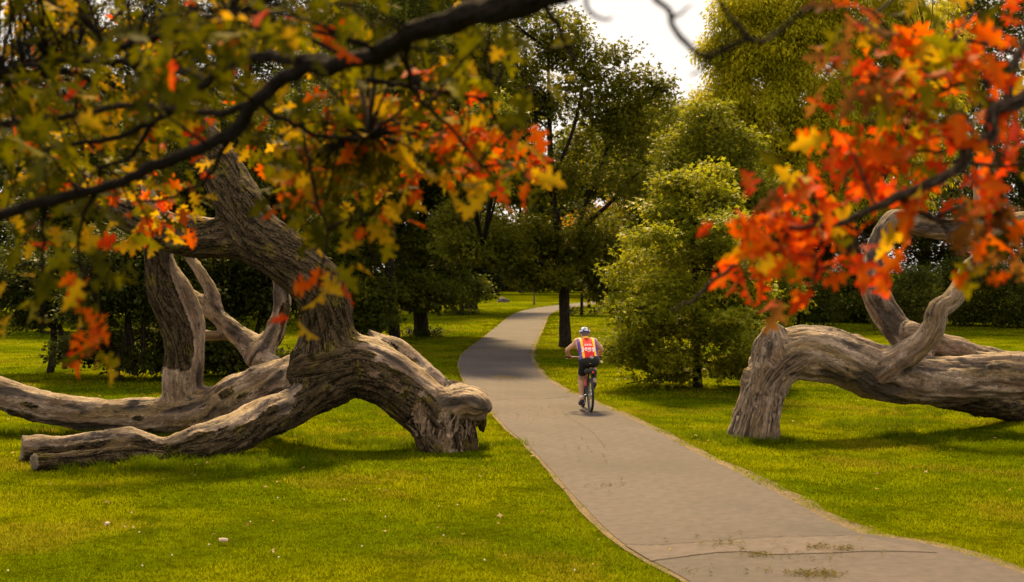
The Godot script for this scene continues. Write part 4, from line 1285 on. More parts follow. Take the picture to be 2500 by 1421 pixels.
	# mid-distance trees behind the oak and the young oak
	for t in [[1590, 74, 640, 80, "green tree filling the gap behind the cyclist's right"], [1600, 88, 460, 120, "dark green tree behind the oak's right limbs"], [1700, 96, 330, 110, "dark green tree left of the willow"], [1610, 118, 300, 80, "thin-crowned tree below the patch of sky"]]:
		tree("middle_tree", t[4], base_at(t[0], t[1]), t[1], [[[t[0], 740, 8], [t[0] + 5, 560, 7], [t[0] - 6, t[2], 5], [t[0], t[2] - t[3] * 0.8, 2]], [[t[0], t[2] + 120, 4], [t[0] + 60, t[2] + 20, 2.5], [t[0] + 80, t[2] - 40, 1.5]]], [[t[0], t[2], t[3], t[3] * 0.8, 330], [t[0] - 50, t[2] + 90, t[3] * 0.8, t[3] * 0.6, 200], [t[0] + 50, t[2] + 90, t[3] * 0.8, t[3] * 0.6, 200], [t[0], t[2] + 170, t[3], 60, 160]], "small", Color(0.11, 0.13, 0.006), Color(0.25, 0.25, 0.011), 1.6, 0.05, "tree", "trees in the middle distance")

# ---------------------------------------------------------------- the cyclist (bike space: forward -z, origin under the rear hub)
func bone(f: Field, pts: Array, rad: Array, per := 1):
	var p := PackedVector3Array(pts)
	var r := PackedFloat32Array(rad)
	if per > 1:
		p = catmull(p, per); r = lerp_list(r, per)
	f.add(p, r, {name = "b"})

func skin_mesh(f: Field, st: SurfaceTool, tint: Callable, keep: Callable):
	for qi in range(0, f.quads.size(), 4):
		var m := (f.verts[f.quads[qi]] + f.verts[f.quads[qi + 2]]) * 0.5
		if not keep.call(m): continue
		for j in [0, 1, 2, 0, 2, 3]:
			var v := f.quads[qi + j]
			st.set_color(tint.call(f.verts[v], f.normals[v]))
			st.set_normal(f.normals[v]); st.set_uv(Vector2.ZERO)
			st.add_vertex(f.verts[v])

func torso_field(grow: float) -> Field:
	var f := Field.new()
	f.k = 0.07; f.cell = 0.014
	for s in [-1.0, 1.0]:
		bone(f, [Vector3(s * 0.085, 0.99, -0.20), Vector3(s * 0.075, 1.12, -0.31), Vector3(s * 0.10, 1.276, -0.525), Vector3(s * 0.10, 1.338, -0.650)], [0.115 + grow, 0.098 + grow, 0.112 + grow, 0.085 + grow], 3)
	bone(f, [Vector3(-0.17, 1.343, -0.660), Vector3(0.17, 1.343, -0.660)], [0.060 + grow, 0.060 + grow])
	return f

var joints := {}

func leg_field(f: Field, s: float, grow: float, from_t := 0.0, to_t := 1.0):
	var hip: Vector3 = joints.hip * Vector3(s, 1, 1)
	var knee: Vector3 = joints[s].knee
	var ank: Vector3 = joints[s].ankle
	bone(f, [hip, hip.lerp(knee, 0.5), knee, knee.lerp(ank, 0.35) + Vector3(0, 0, 0.018), knee.lerp(ank, 0.7), ank], [0.098 + grow, 0.082 + grow, 0.058 + grow, 0.058 + grow, 0.044 + grow, 0.036 + grow], 3)

func build_cyclist():
	joints = {"hip": Vector3(0.085, 0.97, -0.23), -1.0: {"knee": Vector3(-0.12, 0.62, -0.50), "ankle": Vector3(-0.125, 0.225, -0.35), "toe": Vector3(-0.13, 0.145, -0.53), "hand": Vector3(-0.30, 1.03, -0.95), "elbow": Vector3(-0.365, 1.18, -0.70)},
		1.0: {"knee": Vector3(0.15, 0.90, -0.64), "ankle": Vector3(0.125, 0.56, -0.36), "toe": Vector3(0.13, 0.47, -0.53), "hand": Vector3(0.30, 1.03, -0.95), "elbow": Vector3(0.325, 1.19, -0.70)}}
	var spot := on_ground(1442, 1009)
	var turn := deg_to_rad(5.5)
	var skin := Color(0.52, 0.30, 0.19)
	var bike := thing("bicycle", spot, "black mountain bike with saddle bag and red bottle, ridden away along the path", "bicycle")
	bike.rotation.y = turn
	var man := thing("person", spot, "cyclist in red, yellow and purple sleeveless jersey and blue white helmet, riding away", "person")
	man.rotation.y = turn
	# --- one continuous body
	var f := torso_field(0.0)
	for s in [-1.0, 1.0]:
		var j: Dictionary = joints[s]
		leg_field(f, s, 0.0)
		bone(f, [j.ankle, j.ankle + Vector3(0, -0.045, 0.045), j.ankle + Vector3(0, -0.055, -0.06), j.toe], [0.036, 0.036, 0.036, 0.026])
		bone(f, [Vector3(s * 0.185, 1.333, -0.660), Vector3(s * 0.24, 1.276, -0.665), j.elbow, j.elbow.lerp(j.hand, 0.35), j.elbow.lerp(j.hand, 0.85)], [0.062, 0.053, 0.042, 0.043, 0.029], 2)
	bone(f, [Vector3(0, 1.318, -0.650), Vector3(0, 1.428, -0.740)], [0.062, 0.056])
	bone(f, [Vector3(0, 1.508, -0.785), Vector3(0, 1.523, -0.820)], [0.088, 0.085])
	bone(f, [Vector3(0, 1.458, -0.830), Vector3(0, 1.433, -0.880)], [0.058, 0.040])
	f.k = 0.055
	f.mesh_it()
	var st := begin()
	var skin_tint := func(p: Vector3, _n: Vector3) -> Color:
		return skin * (1.0 + 0.12 * n_mid.get_noise_3dv(p * 9.0))
	skin_mesh(f, st, skin_tint, func(_m): return true)
	# hands with five fingers closed round the grips
	for s in [-1.0, 1.0]:
		var h := Field.new()
		h.k = 0.012; h.cell = 0.0055
		var w: Vector3 = joints[s].elbow.lerp(joints[s].hand, 0.8)
		var palm := Vector3(s * 0.295, 1.043, -0.955)
		bone(h, [w, palm + Vector3(0, 0.01, 0.035)], [0.030, 0.028])
		for i in 4:
			var x: float = s * (0.262 + 0.022 * i)
			var l: float = [0.95, 1.0, 0.96, 0.82][i]
			bone(h, [palm + Vector3(0, 0.008, 0.03), Vector3(x, 1.055, -0.958), Vector3(x, 1.045, -0.958 - 0.030 * l), Vector3(x, 1.014, -0.962 - 0.028 * l), Vector3(x, 0.998, -0.956)], [0.017, 0.012, 0.0105, 0.0095, 0.0085])
		bone(h, [palm + Vector3(-s * 0.02, 0.0, 0.025), Vector3(s * 0.245, 1.03, -0.935), Vector3(s * 0.235, 1.005, -0.95), Vector3(s * 0.245, 0.995, -0.972)], [0.016, 0.013, 0.011, 0.009])
		h.mesh_it()
		var glove := func(p: Vector3, n: Vector3) -> Color:
			return skin * 0.95
		skin_mesh(h, st, glove, func(_m): return true)
	# face: nose, ears, brow, mouth, eyes
	var fh := Field.new()
	fh.k = 0.012; fh.cell = 0.006
	bone(fh, [Vector3(0, 1.513, -0.895), Vector3(0, 1.483, -0.922), Vector3(0, 1.473, -0.905)], [0.012, 0.014, 0.012])
	for s in [-1.0, 1.0]:
		bone(fh, [Vector3(s * 0.088, 1.513, -0.790), Vector3(s * 0.097, 1.503, -0.778), Vector3(s * 0.09, 1.473, -0.795)], [0.012, 0.014, 0.009])
		bone(fh, [Vector3(s * 0.015, 1.525, -0.892), Vector3(s * 0.05, 1.525, -0.880)], [0.010, 0.009])
	bone(fh, [Vector3(-0.02, 1.445, -0.912), Vector3(0.02, 1.445, -0.912)], [0.008, 0.008])
	fh.mesh_it()
	skin_mesh(fh, st, func(p: Vector3, _n: Vector3) -> Color: return Color(0.5, 0.22, 0.17) if p.y < 1.455 and p.z < -0.90 else skin, func(_m): return true)
	var body := part("body", st.commit(), M.dull, man)
	# --- sleeveless jersey: red back, yellow bands, purple sides
	var jf := torso_field(0.010)
	jf.mesh_it()
	var jst := begin()
	var lean := Vector3(0, 0.72, -0.69)
	var jersey_tint := func(p: Vector3, n: Vector3) -> Color:
		var ax := absf(p.x)
		var t := (p - Vector3(0, 0.99, -0.2)).dot(lean)       # 0 at waist, about 0.55 at shoulders
		var edge := lerpf(0.095, 0.105, t / 0.5)
		if n.dot(Vector3(0, 0.69, 0.72)) < -0.35: return Color(0.8, 0.03, 0.03)
		if ax < edge:
			return Color(0.66, 0.010, 0.008) if t > 0.13 else Color(0.60, 0.006, 0.015)
		if ax < edge + 0.042: return Color(0.88, 0.44, 0.008)
		return Color(0.085, 0.035, 0.26)
	var jersey_keep := func(m: Vector3) -> bool:
		var t := (m - Vector3(0, 0.99, -0.2)).dot(lean)
		if t < 0.0 + 0.03 * sin(m.x * 9.0): return false
		if absf(m.x) > 0.195: return false
		if m.y > 1.413: return false
		return true
	skin_mesh(jf, jst, jersey_tint, jersey_keep)
	# the collar
	tube(jst, catmull(PackedVector3Array([Vector3(0, 1.363, -0.625), Vector3(0, 1.413, -0.675)]), 3), PackedFloat32Array([0.085, 0.078, 0.070, 0.066]), 18, 0.0, 1.0, Color(0.85, 0.42, 0.03), false)
	var jersey := part("jersey", jst.commit(), M.dull, man)
	# the print on its back
	print_on(jersey, jf, "Jeep", 0.13, Vector3(0.005, 1.225, 0), Color(0.9, 0.88, 0.86))
	for row in [[1.302, 0.15, 0.024], [1.284, 0.17, 0.012], [1.172, 0.07, 0.010], [1.085, 0.05, 0.010], [1.065, 0.08, 0.012], [1.045, 0.04, 0.008]]:
		var lst := begin()
		var n := int(row[1] / 0.016)
		for i in n:
			var x: float = (i - n * 0.5 + 0.25) * 0.016 + (0.035 if row[0] < 1.1 else 0.0)
			var w := 0.009 + 0.004 * sin(i * 2.3)
			patch(lst, jf, x, x + w, row[0] - row[2] * 0.5, row[0] + row[2] * 0.5, Color(0.86, 0.8, 0.78))
		part("printed_line", lst.commit(), M.dull, jersey)
	# --- shorts
	var sf := Field.new()
	sf.k = 0.06; sf.cell = 0.014
	for s in [-1.0, 1.0]:
		bone(sf, [Vector3(s * 0.085, 0.99, -0.20), Vector3(s * 0.078, 1.10, -0.29)], [0.122, 0.105])
		leg_field(sf, s, 0.007)
	sf.mesh_it()
	var sst := begin()
	var shorts_keep := func(m: Vector3) -> bool:
		var s := -1.0 if m.x < 0.0 else 1.0
		var hip: Vector3 = joints.hip * Vector3(s, 1, 1)
		var k: Vector3 = joints[s].knee
		var t := (m - hip).dot((k - hip).normalized()) / hip.distance_to(k)
		return t < 0.70 and (m - Vector3(0, 0.99, -0.2)).dot(lean) < 0.04
	skin_mesh(sf, sst, func(_p, _n): return Color(0.012, 0.012, 0.014), shorts_keep)
	part("shorts", sst.commit(), M.dull, man)
	# --- socks, shoes, gloves
	for s in [-1.0, 1.0]:
		var j: Dictionary = joints[s]
		var kst := begin()
		tube(kst, PackedVector3Array([j.ankle.lerp(j.knee, 0.17), j.ankle.lerp(j.knee, 0.08), j.ankle + Vector3(0, -0.02, 0.0)]), PackedFloat32Array([0.047, 0.045, 0.043]), 14, 0.0, 1.0, Color(0.75, 0.72, 0.68), false)
		part("sock", kst.commit(), M.dull, man)
		var sh := Field.new()
		sh.k = 0.03; sh.cell = 0.008
		bone(sh, [j.ankle + Vector3(0, -0.015, 0.01), j.ankle + Vector3(0, -0.045, 0.052), j.ankle + Vector3(0, -0.06, -0.05), j.toe + Vector3(0, 0.0, 0.02), j.toe], [0.045, 0.043, 0.045, 0.040, 0.034])
		sh.mesh_it()
		var hst := begin()
		skin_mesh(sh, hst, func(p: Vector3, n: Vector3) -> Color: return Color(0.25, 0.02, 0.02) if n.y < -0.75 else Color(0.025, 0.022, 0.03), func(_m): return true)
		part("shoe", hst.commit(), M.dull, man)
		var gst := begin()
		var w: Vector3 = j.elbow.lerp(j.hand, 0.84)
		tube(gst, PackedVector3Array([w, j.elbow.lerp(j.hand, 0.92), Vector3(s * 0.295, 1.054, -0.935), Vector3(s * 0.295, 1.052, -0.962)]), PackedFloat32Array([0.034, 0.036, 0.040, 0.030]), 12, 0.0, 1.0, Color(0.02, 0.02, 0.022))
		part("glove", gst.commit(), M.dull, man)
	# --- hair, glasses, helmet
	var hf := Field.new()
	hf.k = 0.02; hf.cell = 0.008
	bone(hf, [Vector3(0, 1.513, -0.775), Vector3(0, 1.468, -0.750)], [0.094, 0.07])
	hf.mesh_it()
	var hs := begin()
	skin_mesh(hf, hs, func(_p, _n): return Color(0.12, 0.10, 0.09), func(m): return m.z > -0.79)
	part("hair", hs.commit(), M.dull, man)
	var gl := begin()
	for s in [-1.0, 1.0]:
		tube(gl, PackedVector3Array([Vector3(s * 0.012, 1.506, -0.912), Vector3(s * 0.045, 1.503, -0.905), Vector3(s * 0.08, 1.506, -0.870)]), PackedFloat32Array([0.016, 0.021, 0.015]), 8, 0.0, 1.0, Color(0.01, 0.01, 0.012))
		tube(gl, PackedVector3Array([Vector3(s * 0.08, 1.510, -0.870), Vector3(s * 0.096, 1.514, -0.780)]), rr(0.004, 0.004), 5, 0.0, 1.0, Color(0.01, 0.01, 0.012))
	part("glasses", gl.commit(), M.paint, man)
	helmet(man)
	build_bike(bike)

func on_back(f: Field, x: float, y: float, lift: float) -> Vector3:
	# from behind the back, forward along -z, to the jersey's surface
	var cand := PackedInt32Array(range(f.A.size()))
	var p := Vector3(x, y, 0.2)
	for i in 60:
		var d := f.value(p, cand)
		if d < 0.0015: break
		p.z -= d * 0.9
	return p + Vector3(0, 0.4, 0.9).normalized() * lift

func patch(st: SurfaceTool, f: Field, x0: float, x1: float, y0: float, y1: float, c: Color):
	st.set_color(c)
	st.set_normal(Vector3(0, 0.6, 0.8))
	var a := on_back(f, x0, y0, 0.004)
	var b := on_back(f, x1, y0, 0.004)
	var d := on_back(f, x0, y1, 0.004)
	var e := on_back(f, x1, y1, 0.004)
	tri(st, a, d, b, Vector3(0, 0.6, 0.8))
	tri(st, b, d, e, Vector3(0, 0.6, 0.8))

func print_on(parent: Node3D, f: Field, text: String, size: float, mid: Vector3, c: Color):
	var font := SystemFont.new()
	font.font_names = PackedStringArray(["Droid Sans"])
	font.font_weight = 800
	var tm := TextMesh.new()
	tm.text = text
	tm.font = font
	tm.font_size = 64
	tm.pixel_size = size / 64.0
	tm.depth = 0.003
	tm.curve_step = 1.0
	var arr := tm.get_mesh_arrays()
	var v: PackedVector3Array = arr[Mesh.ARRAY_VERTEX]
	var idx: PackedInt32Array = arr[Mesh.ARRAY_INDEX]
	var st := begin()
	st.set_color(c)
	var pp := PackedVector3Array()
	for i in idx: pp.append(on_back(f, mid.x + v[i].x, mid.y + v[i].y * 0.8, 0.004 + maxf(v[i].z, 0.0)))
	for i in range(0, pp.size(), 3): tri(st, pp[i], pp[i + 1], pp[i + 2], Vector3(0, 0.6, 0.8))
	part("lettering", st.commit(), M.dull, parent)

func helmet(man: Node3D):
	# a vented shell: ribs of white and blue over a dark liner
	var mid := Vector3(0, 1.533, -0.795)
	var root := Node3D.new()
	root.name = "helmet"
	man.add_child(root)
	var shell := begin()
	var dark := begin()
	var grid := func(st: SurfaceTool, grow: float, pick: Callable):
		var NA := 36
		var NB := 14
		for a in NA:
			for b in NB:
				var c = pick.call(a, b)
				if c == null: continue
				st.set_color(c)
				var c4 := []
				var mean := Vector3.ZERO
				for q in [[a, b], [a + 1, b], [a, b + 1], [a + 1, b + 1]]:
					var th: float = TAU * q[0] / NA
					var ph: float = (PI * 0.56) * q[1] / NB
					var d := Vector3(sin(ph) * sin(th), cos(ph), sin(ph) * cos(th))
					mean += d
					var p := Vector3(d.x * 0.108, d.y * 0.098, d.z * (0.150 if d.z < 0.0 else 0.128)) * (1.0 + grow)
					p.y += 0.02 * d.z * d.z
					c4.append(mid + Basis(Vector3.RIGHT, -0.12) * p)
				mean = mean.normalized()
				tri(st, c4[0], c4[1], c4[2], mean)
				tri(st, c4[1], c4[3], c4[2], mean)
	grid.call(dark, -0.05, func(_a, _b): return Color(0.03, 0.035, 0.07))
	grid.call(shell, 0.0, func(a, b):
		var x: float = sin(TAU * (a + 0.5) / 36.0) * sin(PI * 0.56 * (b + 0.5) / 14.0)
		var stripe := int(floor((x + 1.0) * 4.5 + 0.5))
		if b > 2 and b < 10 and stripe % 3 == 1 and (b + a / 5) % 6 < 4: return null
		if b >= 13: return Color(0.03, 0.07, 0.34)
		return Color(0.05, 0.10, 0.45) if (stripe + b / 5) % 4 == 1 else Color(0.78, 0.79, 0.82))
	part("liner", dark.commit(), M.dull, root)
	part("shell", shell.commit(), M.paint, root)
	var st := begin()
	for s in [-1.0, 1.0]:
		tube(st, PackedVector3Array([Vector3(s * 0.098, 1.508, -0.770), Vector3(s * 0.09, 1.458, -0.820), Vector3(s * 0.02, 1.413, -0.860)]), PackedFloat32Array([0.006, 0.006, 0.006]), 5, 0.0, 1.0, Color(0.02, 0.02, 0.02))
	part("strap", st.commit(), M.dull, root)

func build_bike(b: Node3D):
	var R := 0.335
	var rear := Vector3(0, R, 0)
	var front := Vector3(0, R, -1.06)
	var bb := Vector3(0, 0.295, -0.43)
	var seat := Vector3(0, 0.80, -0.235)
	var head_top := Vector3(0, 0.90, -0.86)
	var head_low := Vector3(0, 0.76, -0.905)
	var black := flat(Color(0.012, 0.012, 0.014), 0.35)
	var rubber := flat(Color(0.018, 0.018, 0.018), 0.85)
	var steel := flat(Color(0.45, 0.45, 0.46), 0.35, 0.9)
	var red := flat(Color(0.5, 0.02, 0.015), 0.35)
	var fr := begin()
	for t in [[seat, bb, 0.017], [bb, head_low, 0.022], [seat + Vector3(0, -0.06, 0.02), head_top, 0.018], [head_low, head_top, 0.022]]: tube(fr, two(t[0], t[1]), rr(t[2], t[2]), 12)
	for s in [-1.0, 1.0]:
		tube(fr, PackedVector3Array([bb + Vector3(s * 0.03, 0, 0.02), Vector3(s * 0.06, 0.31, -0.3), rear + Vector3(s * 0.065, 0, 0)]), PackedFloat32Array([0.012, 0.011, 0.009]), 8)
		tube(fr, PackedVector3Array([seat + Vector3(s * 0.015, -0.05, 0.02), Vector3(s * 0.055, 0.62, -0.12), rear + Vector3(s * 0.065, 0, 0)]), PackedFloat32Array([0.010, 0.009, 0.008]), 8)
	part("frame", fr.commit(), black, b)
	var fk := begin()
	for s in [-1.0, 1.0]: tube(fk, PackedVector3Array([head_low + Vector3(s * 0.055, -0.03, -0.015), front + Vector3(s * 0.058, 0, 0)]), rr(0.017, 0.012), 8)
	tube(fk, two(head_low + Vector3(-0.06, -0.025, -0.012), head_low + Vector3(0.06, -0.025, -0.012)), rr(0.018, 0.018), 8)
	part("fork", fk.commit(), red, b)
	for w in [rear, front]:
		var wh := Node3D.new()
		wh.name = "wheel" if w == rear else "wheel_001"
		b.add_child(wh)
		wh.position = w
		var ty := TorusMesh.new()
		ty.inner_radius = R - 0.05; ty.outer_radius = R; ty.rings = 56; ty.ring_segments = 10
		var tyre := part("tyre", ty, rubber, wh)
		tyre.rotation.z = PI / 2
		var rm := TorusMesh.new()
		rm.inner_radius = R - 0.068; rm.outer_radius = R - 0.046; rm.rings = 56; rm.ring_segments = 6
		var rim := part("rim", rm, flat(Color(0.16, 0.16, 0.165), 0.35, 0.6), wh)
		rim.rotation.z = PI / 2
		var hb := begin()
		tube(hb, two(Vector3(-0.05, 0, 0), Vector3(0.05, 0, 0)), rr(0.02, 0.02), 12)
		part("hub", hb.commit(), steel, wh)
		var sp := begin()
		for i in 28:
			var a := TAU * i / 28.0
			var s := -1.0 if i % 2 == 0 else 1.0
			tube(sp, two(Vector3(s * 0.03, cos(a + 0.5 * s) * 0.022, sin(a + 0.5 * s) * 0.022), Vector3(s * 0.004, cos(a) * (R - 0.06), sin(a) * (R - 0.06))), rr(0.0013, 0.0013), 4, 0.0, 1.0, Color.WHITE, false)
		part("spokes", sp.commit(), steel, wh)
		if w == rear:
			var cs := begin()
			for i in 6: tube(cs, two(Vector3(0.025 + 0.005 * i, 0, 0), Vector3(0.028 + 0.005 * i, 0, 0)), rr(0.055 - 0.006 * i, 0.055 - 0.006 * i), 20)
			part("cassette", cs.commit(), steel, wh)
	var cr := begin()
	tube(cr, two(bb + Vector3(0.045, 0, 0), bb + Vector3(0.05, 0, 0)), rr(0.085, 0.085), 28)
	tube(cr, two(bb + Vector3(-0.06, 0, 0), bb + Vector3(0.06, 0, 0)), rr(0.02, 0.02), 12)
	tube(cr, two(bb + Vector3(0.065, 0, 0), Vector3(0.075, 0.457, -0.475)), rr(0.014, 0.011), 8)
	tube(cr, two(bb + Vector3(-0.065, 0, 0), Vector3(-0.075, 0.133, -0.385)), rr(0.014, 0.011), 8)
	part("crank", cr.commit(), steel, b)
	for q in [Vector3(0.125, 0.437, -0.475), Vector3(-0.125, 0.116, -0.42)]:
		var pb := BoxMesh.new()
		pb.size = Vector3(0.09, 0.022, 0.08)
		part("pedal", pb, black, b).position = q
	var ch := begin()
	for y in [[0.083, 0.054], [-0.083, -0.054]]: tube(ch, two(bb + Vector3(0.048, y[0], 0), rear + Vector3(0.04, y[1], 0)), rr(0.005, 0.005), 5)
	tube(ch, PackedVector3Array([rear + Vector3(0.05, -0.05, 0), rear + Vector3(0.05, -0.12, -0.03)]), rr(0.014, 0.012), 6)
	part("chain", ch.commit(), flat(Color(0.05, 0.045, 0.04), 0.5, 0.7), b)
	var ps := begin()
	tube(ps, two(seat, Vector3(0, 0.905, -0.205)), rr(0.0136, 0.0136), 10)
	part("seat_post", ps.commit(), black, b)
	var sd := Field.new()
	sd.k = 0.04; sd.cell = 0.009
	bone(sd, [Vector3(0, 0.925, -0.36), Vector3(0, 0.922, -0.25)], [0.018, 0.030])
	for s in [-1.0, 1.0]: bone(sd, [Vector3(s * 0.02, 0.925, -0.25), Vector3(s * 0.05, 0.93, -0.13)], [0.028, 0.034])
	sd.mesh_it()
	var ss := begin()
	skin_mesh(sd, ss, func(_p, _n): return Color(0.015, 0.015, 0.016), func(_m): return true)
	var saddle := part("saddle", ss.commit(), M.dull, b)
	var ye := begin()
	for x in [-0.012, 0.004]: tube(ye, two(Vector3(x, 0.945, -0.097), Vector3(x + 0.012, 0.945, -0.097)), rr(0.005, 0.005), 6, 0.0, 1.0, Color(0.75, 0.55, 0.02))
	part("yellow_mark", ye.commit(), M.dull, saddle)
	var bg := Field.new()
	bg.k = 0.05; bg.cell = 0.010
	for s in [-1.0, 1.0]: bone(bg, [Vector3(s * 0.055, 0.795, -0.15), Vector3(s * 0.06, 0.80, 0.03)], [0.055, 0.05])
	bg.mesh_it()
	var bs := begin()
	skin_mesh(bg, bs, func(_p, _n): return Color(0.022, 0.021, 0.024), func(_m): return true)
	var bag := part("saddle_bag", bs.commit(), M.dull, b)
	var lt := begin()
	tube(lt, two(Vector3(0.035, 0.785, 0.072), Vector3(0.035, 0.785, 0.09)), rr(0.024, 0.020), 12, 0.0, 1.0, Color(0.75, 0.06, 0.02))
	part("rear_reflector", lt.commit(), M.paint, bag)
	var hb2 := begin()
	tube(hb2, PackedVector3Array([Vector3(-0.36, 1.025, -0.95), Vector3(-0.15, 1.02, -0.965), Vector3(0, 1.0, -0.97), Vector3(0.15, 1.02, -0.965), Vector3(0.36, 1.025, -0.95)]), PackedFloat32Array([0.012, 0.013, 0.016, 0.013, 0.012]), 10)
	part("handlebar", hb2.commit(), flat(Color(0.3, 0.28, 0.26), 0.35, 0.7), b)
	var sm := begin()
	tube(sm, two(head_top, Vector3(0, 0.985, -0.84)), rr(0.02, 0.02), 10)
	tube(sm, two(Vector3(0, 0.975, -0.84), Vector3(0, 1.0, -0.965)), rr(0.017, 0.019), 10)
	part("stem", sm.commit(), black, b)
	for s in [-1.0, 1.0]:
		var g := begin()
		tube(g, two(Vector3(s * 0.24, 1.025, -0.957), Vector3(s * 0.365, 1.026, -0.95)), rr(0.017, 0.018), 10)
		part("grip", g.commit(), rubber, b)
		var lv := begin()
		tube(lv, PackedVector3Array([Vector3(s * 0.20, 1.02, -0.965), Vector3(s * 0.23, 1.0, -1.0), Vector3(s * 0.33, 0.985, -1.0)]), PackedFloat32Array([0.012, 0.007, 0.005]), 6)
		part("brake_lever", lv.commit(), black, b)
	var bo := begin()
	var dn := (head_low - bb).normalized()
	var o := bb + dn * 0.16 + Vector3(0, 0.05, -0.02)
	tube(bo, PackedVector3Array([o, o + dn * 0.13, o + dn * 0.16, o + dn * 0.19]), PackedFloat32Array([0.036, 0.036, 0.02, 0.018]), 14)
	part("water_bottle", bo.commit(), red, b)

# ---------------------------------------------------------------- oak boughs close overhead, and small things
const OAK := [[0, 0], [0.03, 0.08], [0.17, 0.10], [0.22, 0.06], [0.20, 0.17], [0.12, 0.23], [0.14, 0.32], [0.28, 0.35], [0.41, 0.30], [0.37, 0.40], [0.43, 0.47], [0.30, 0.51], [0.15, 0.52], [0.14, 0.60], [0.24, 0.68], [0.33, 0.69], [0.28, 0.77], [0.20, 0.80], [0.13, 0.79], [0.11, 0.86], [0.13, 0.92], [0.07, 0.95], [0.0, 1.04]]

func oak_leaf_mesh(c0: Color, c1: Color, c2: Color, bend: float, curl: float, sd: int) -> ArrayMesh:
	var poly := PackedVector2Array()
	var r2 := RandomNumberGenerator.new()
	r2.seed = sd
	for q in OAK: poly.append(Vector2(q[0] * (0.9 + 0.2 * r2.randf()), q[1]))
	for i in range(OAK.size() - 2, 0, -1): poly.append(Vector2(-OAK[i][0] * (0.85 + 0.3 * r2.randf()), OAK[i][1] + 0.03 * (r2.randf() - 0.5)))
	var tris := Geometry2D.triangulate_polygon(poly)
	var st := begin()
	var lift := func(p: Vector2) -> Vector3:
		return Vector3(p.x * 0.88, p.y, -bend * p.y * p.y + curl * absf(p.x) * 0.9 + 0.05 * sin(p.x * 17.0 + sd) * absf(p.x) * 3.0 * curl)
	for i in range(0, tris.size(), 3):
		var vs := []
		for j in 3: vs.append(lift.call(poly[tris[i + j]]))
		if (vs[2] - vs[0]).cross(vs[1] - vs[0]).z < 0.0: vs = [vs[0], vs[2], vs[1]]; tris[i + 1] += tris[i + 2]; tris[i + 2] = tris[i + 1] - tris[i + 2]; tris[i + 1] -= tris[i + 2]
		for j in 3:
			var p := poly[tris[i + j]]
			var edge := clampf(absf(p.x) * 2.0 + maxf(p.y - 0.75, 0.0) * 1.6, 0, 1)
			var c := c0.lerp(c1, edge)
			if n_mid.get_noise_2d(p.x * 3.0 + sd, p.y * 3.0) > 0.15: c = c.lerp(c2, 0.7)
			st.set_color(c)
			st.set_normal(Vector3(-curl * signf(p.x) * 0.6, bend * p.y, 1.0).normalized())
			st.add_vertex(vs[j])
	# the stalk
	st.set_color(Color(0.20, 0.12, 0.04))
	for q in [[Vector3(-0.008, 0.02, 0), Vector3(0.008, 0.02, 0), Vector3(0, -0.28, 0.03)]]:
		tri(st, q[0], q[1], q[2], Vector3.BACK)
	return st.commit()

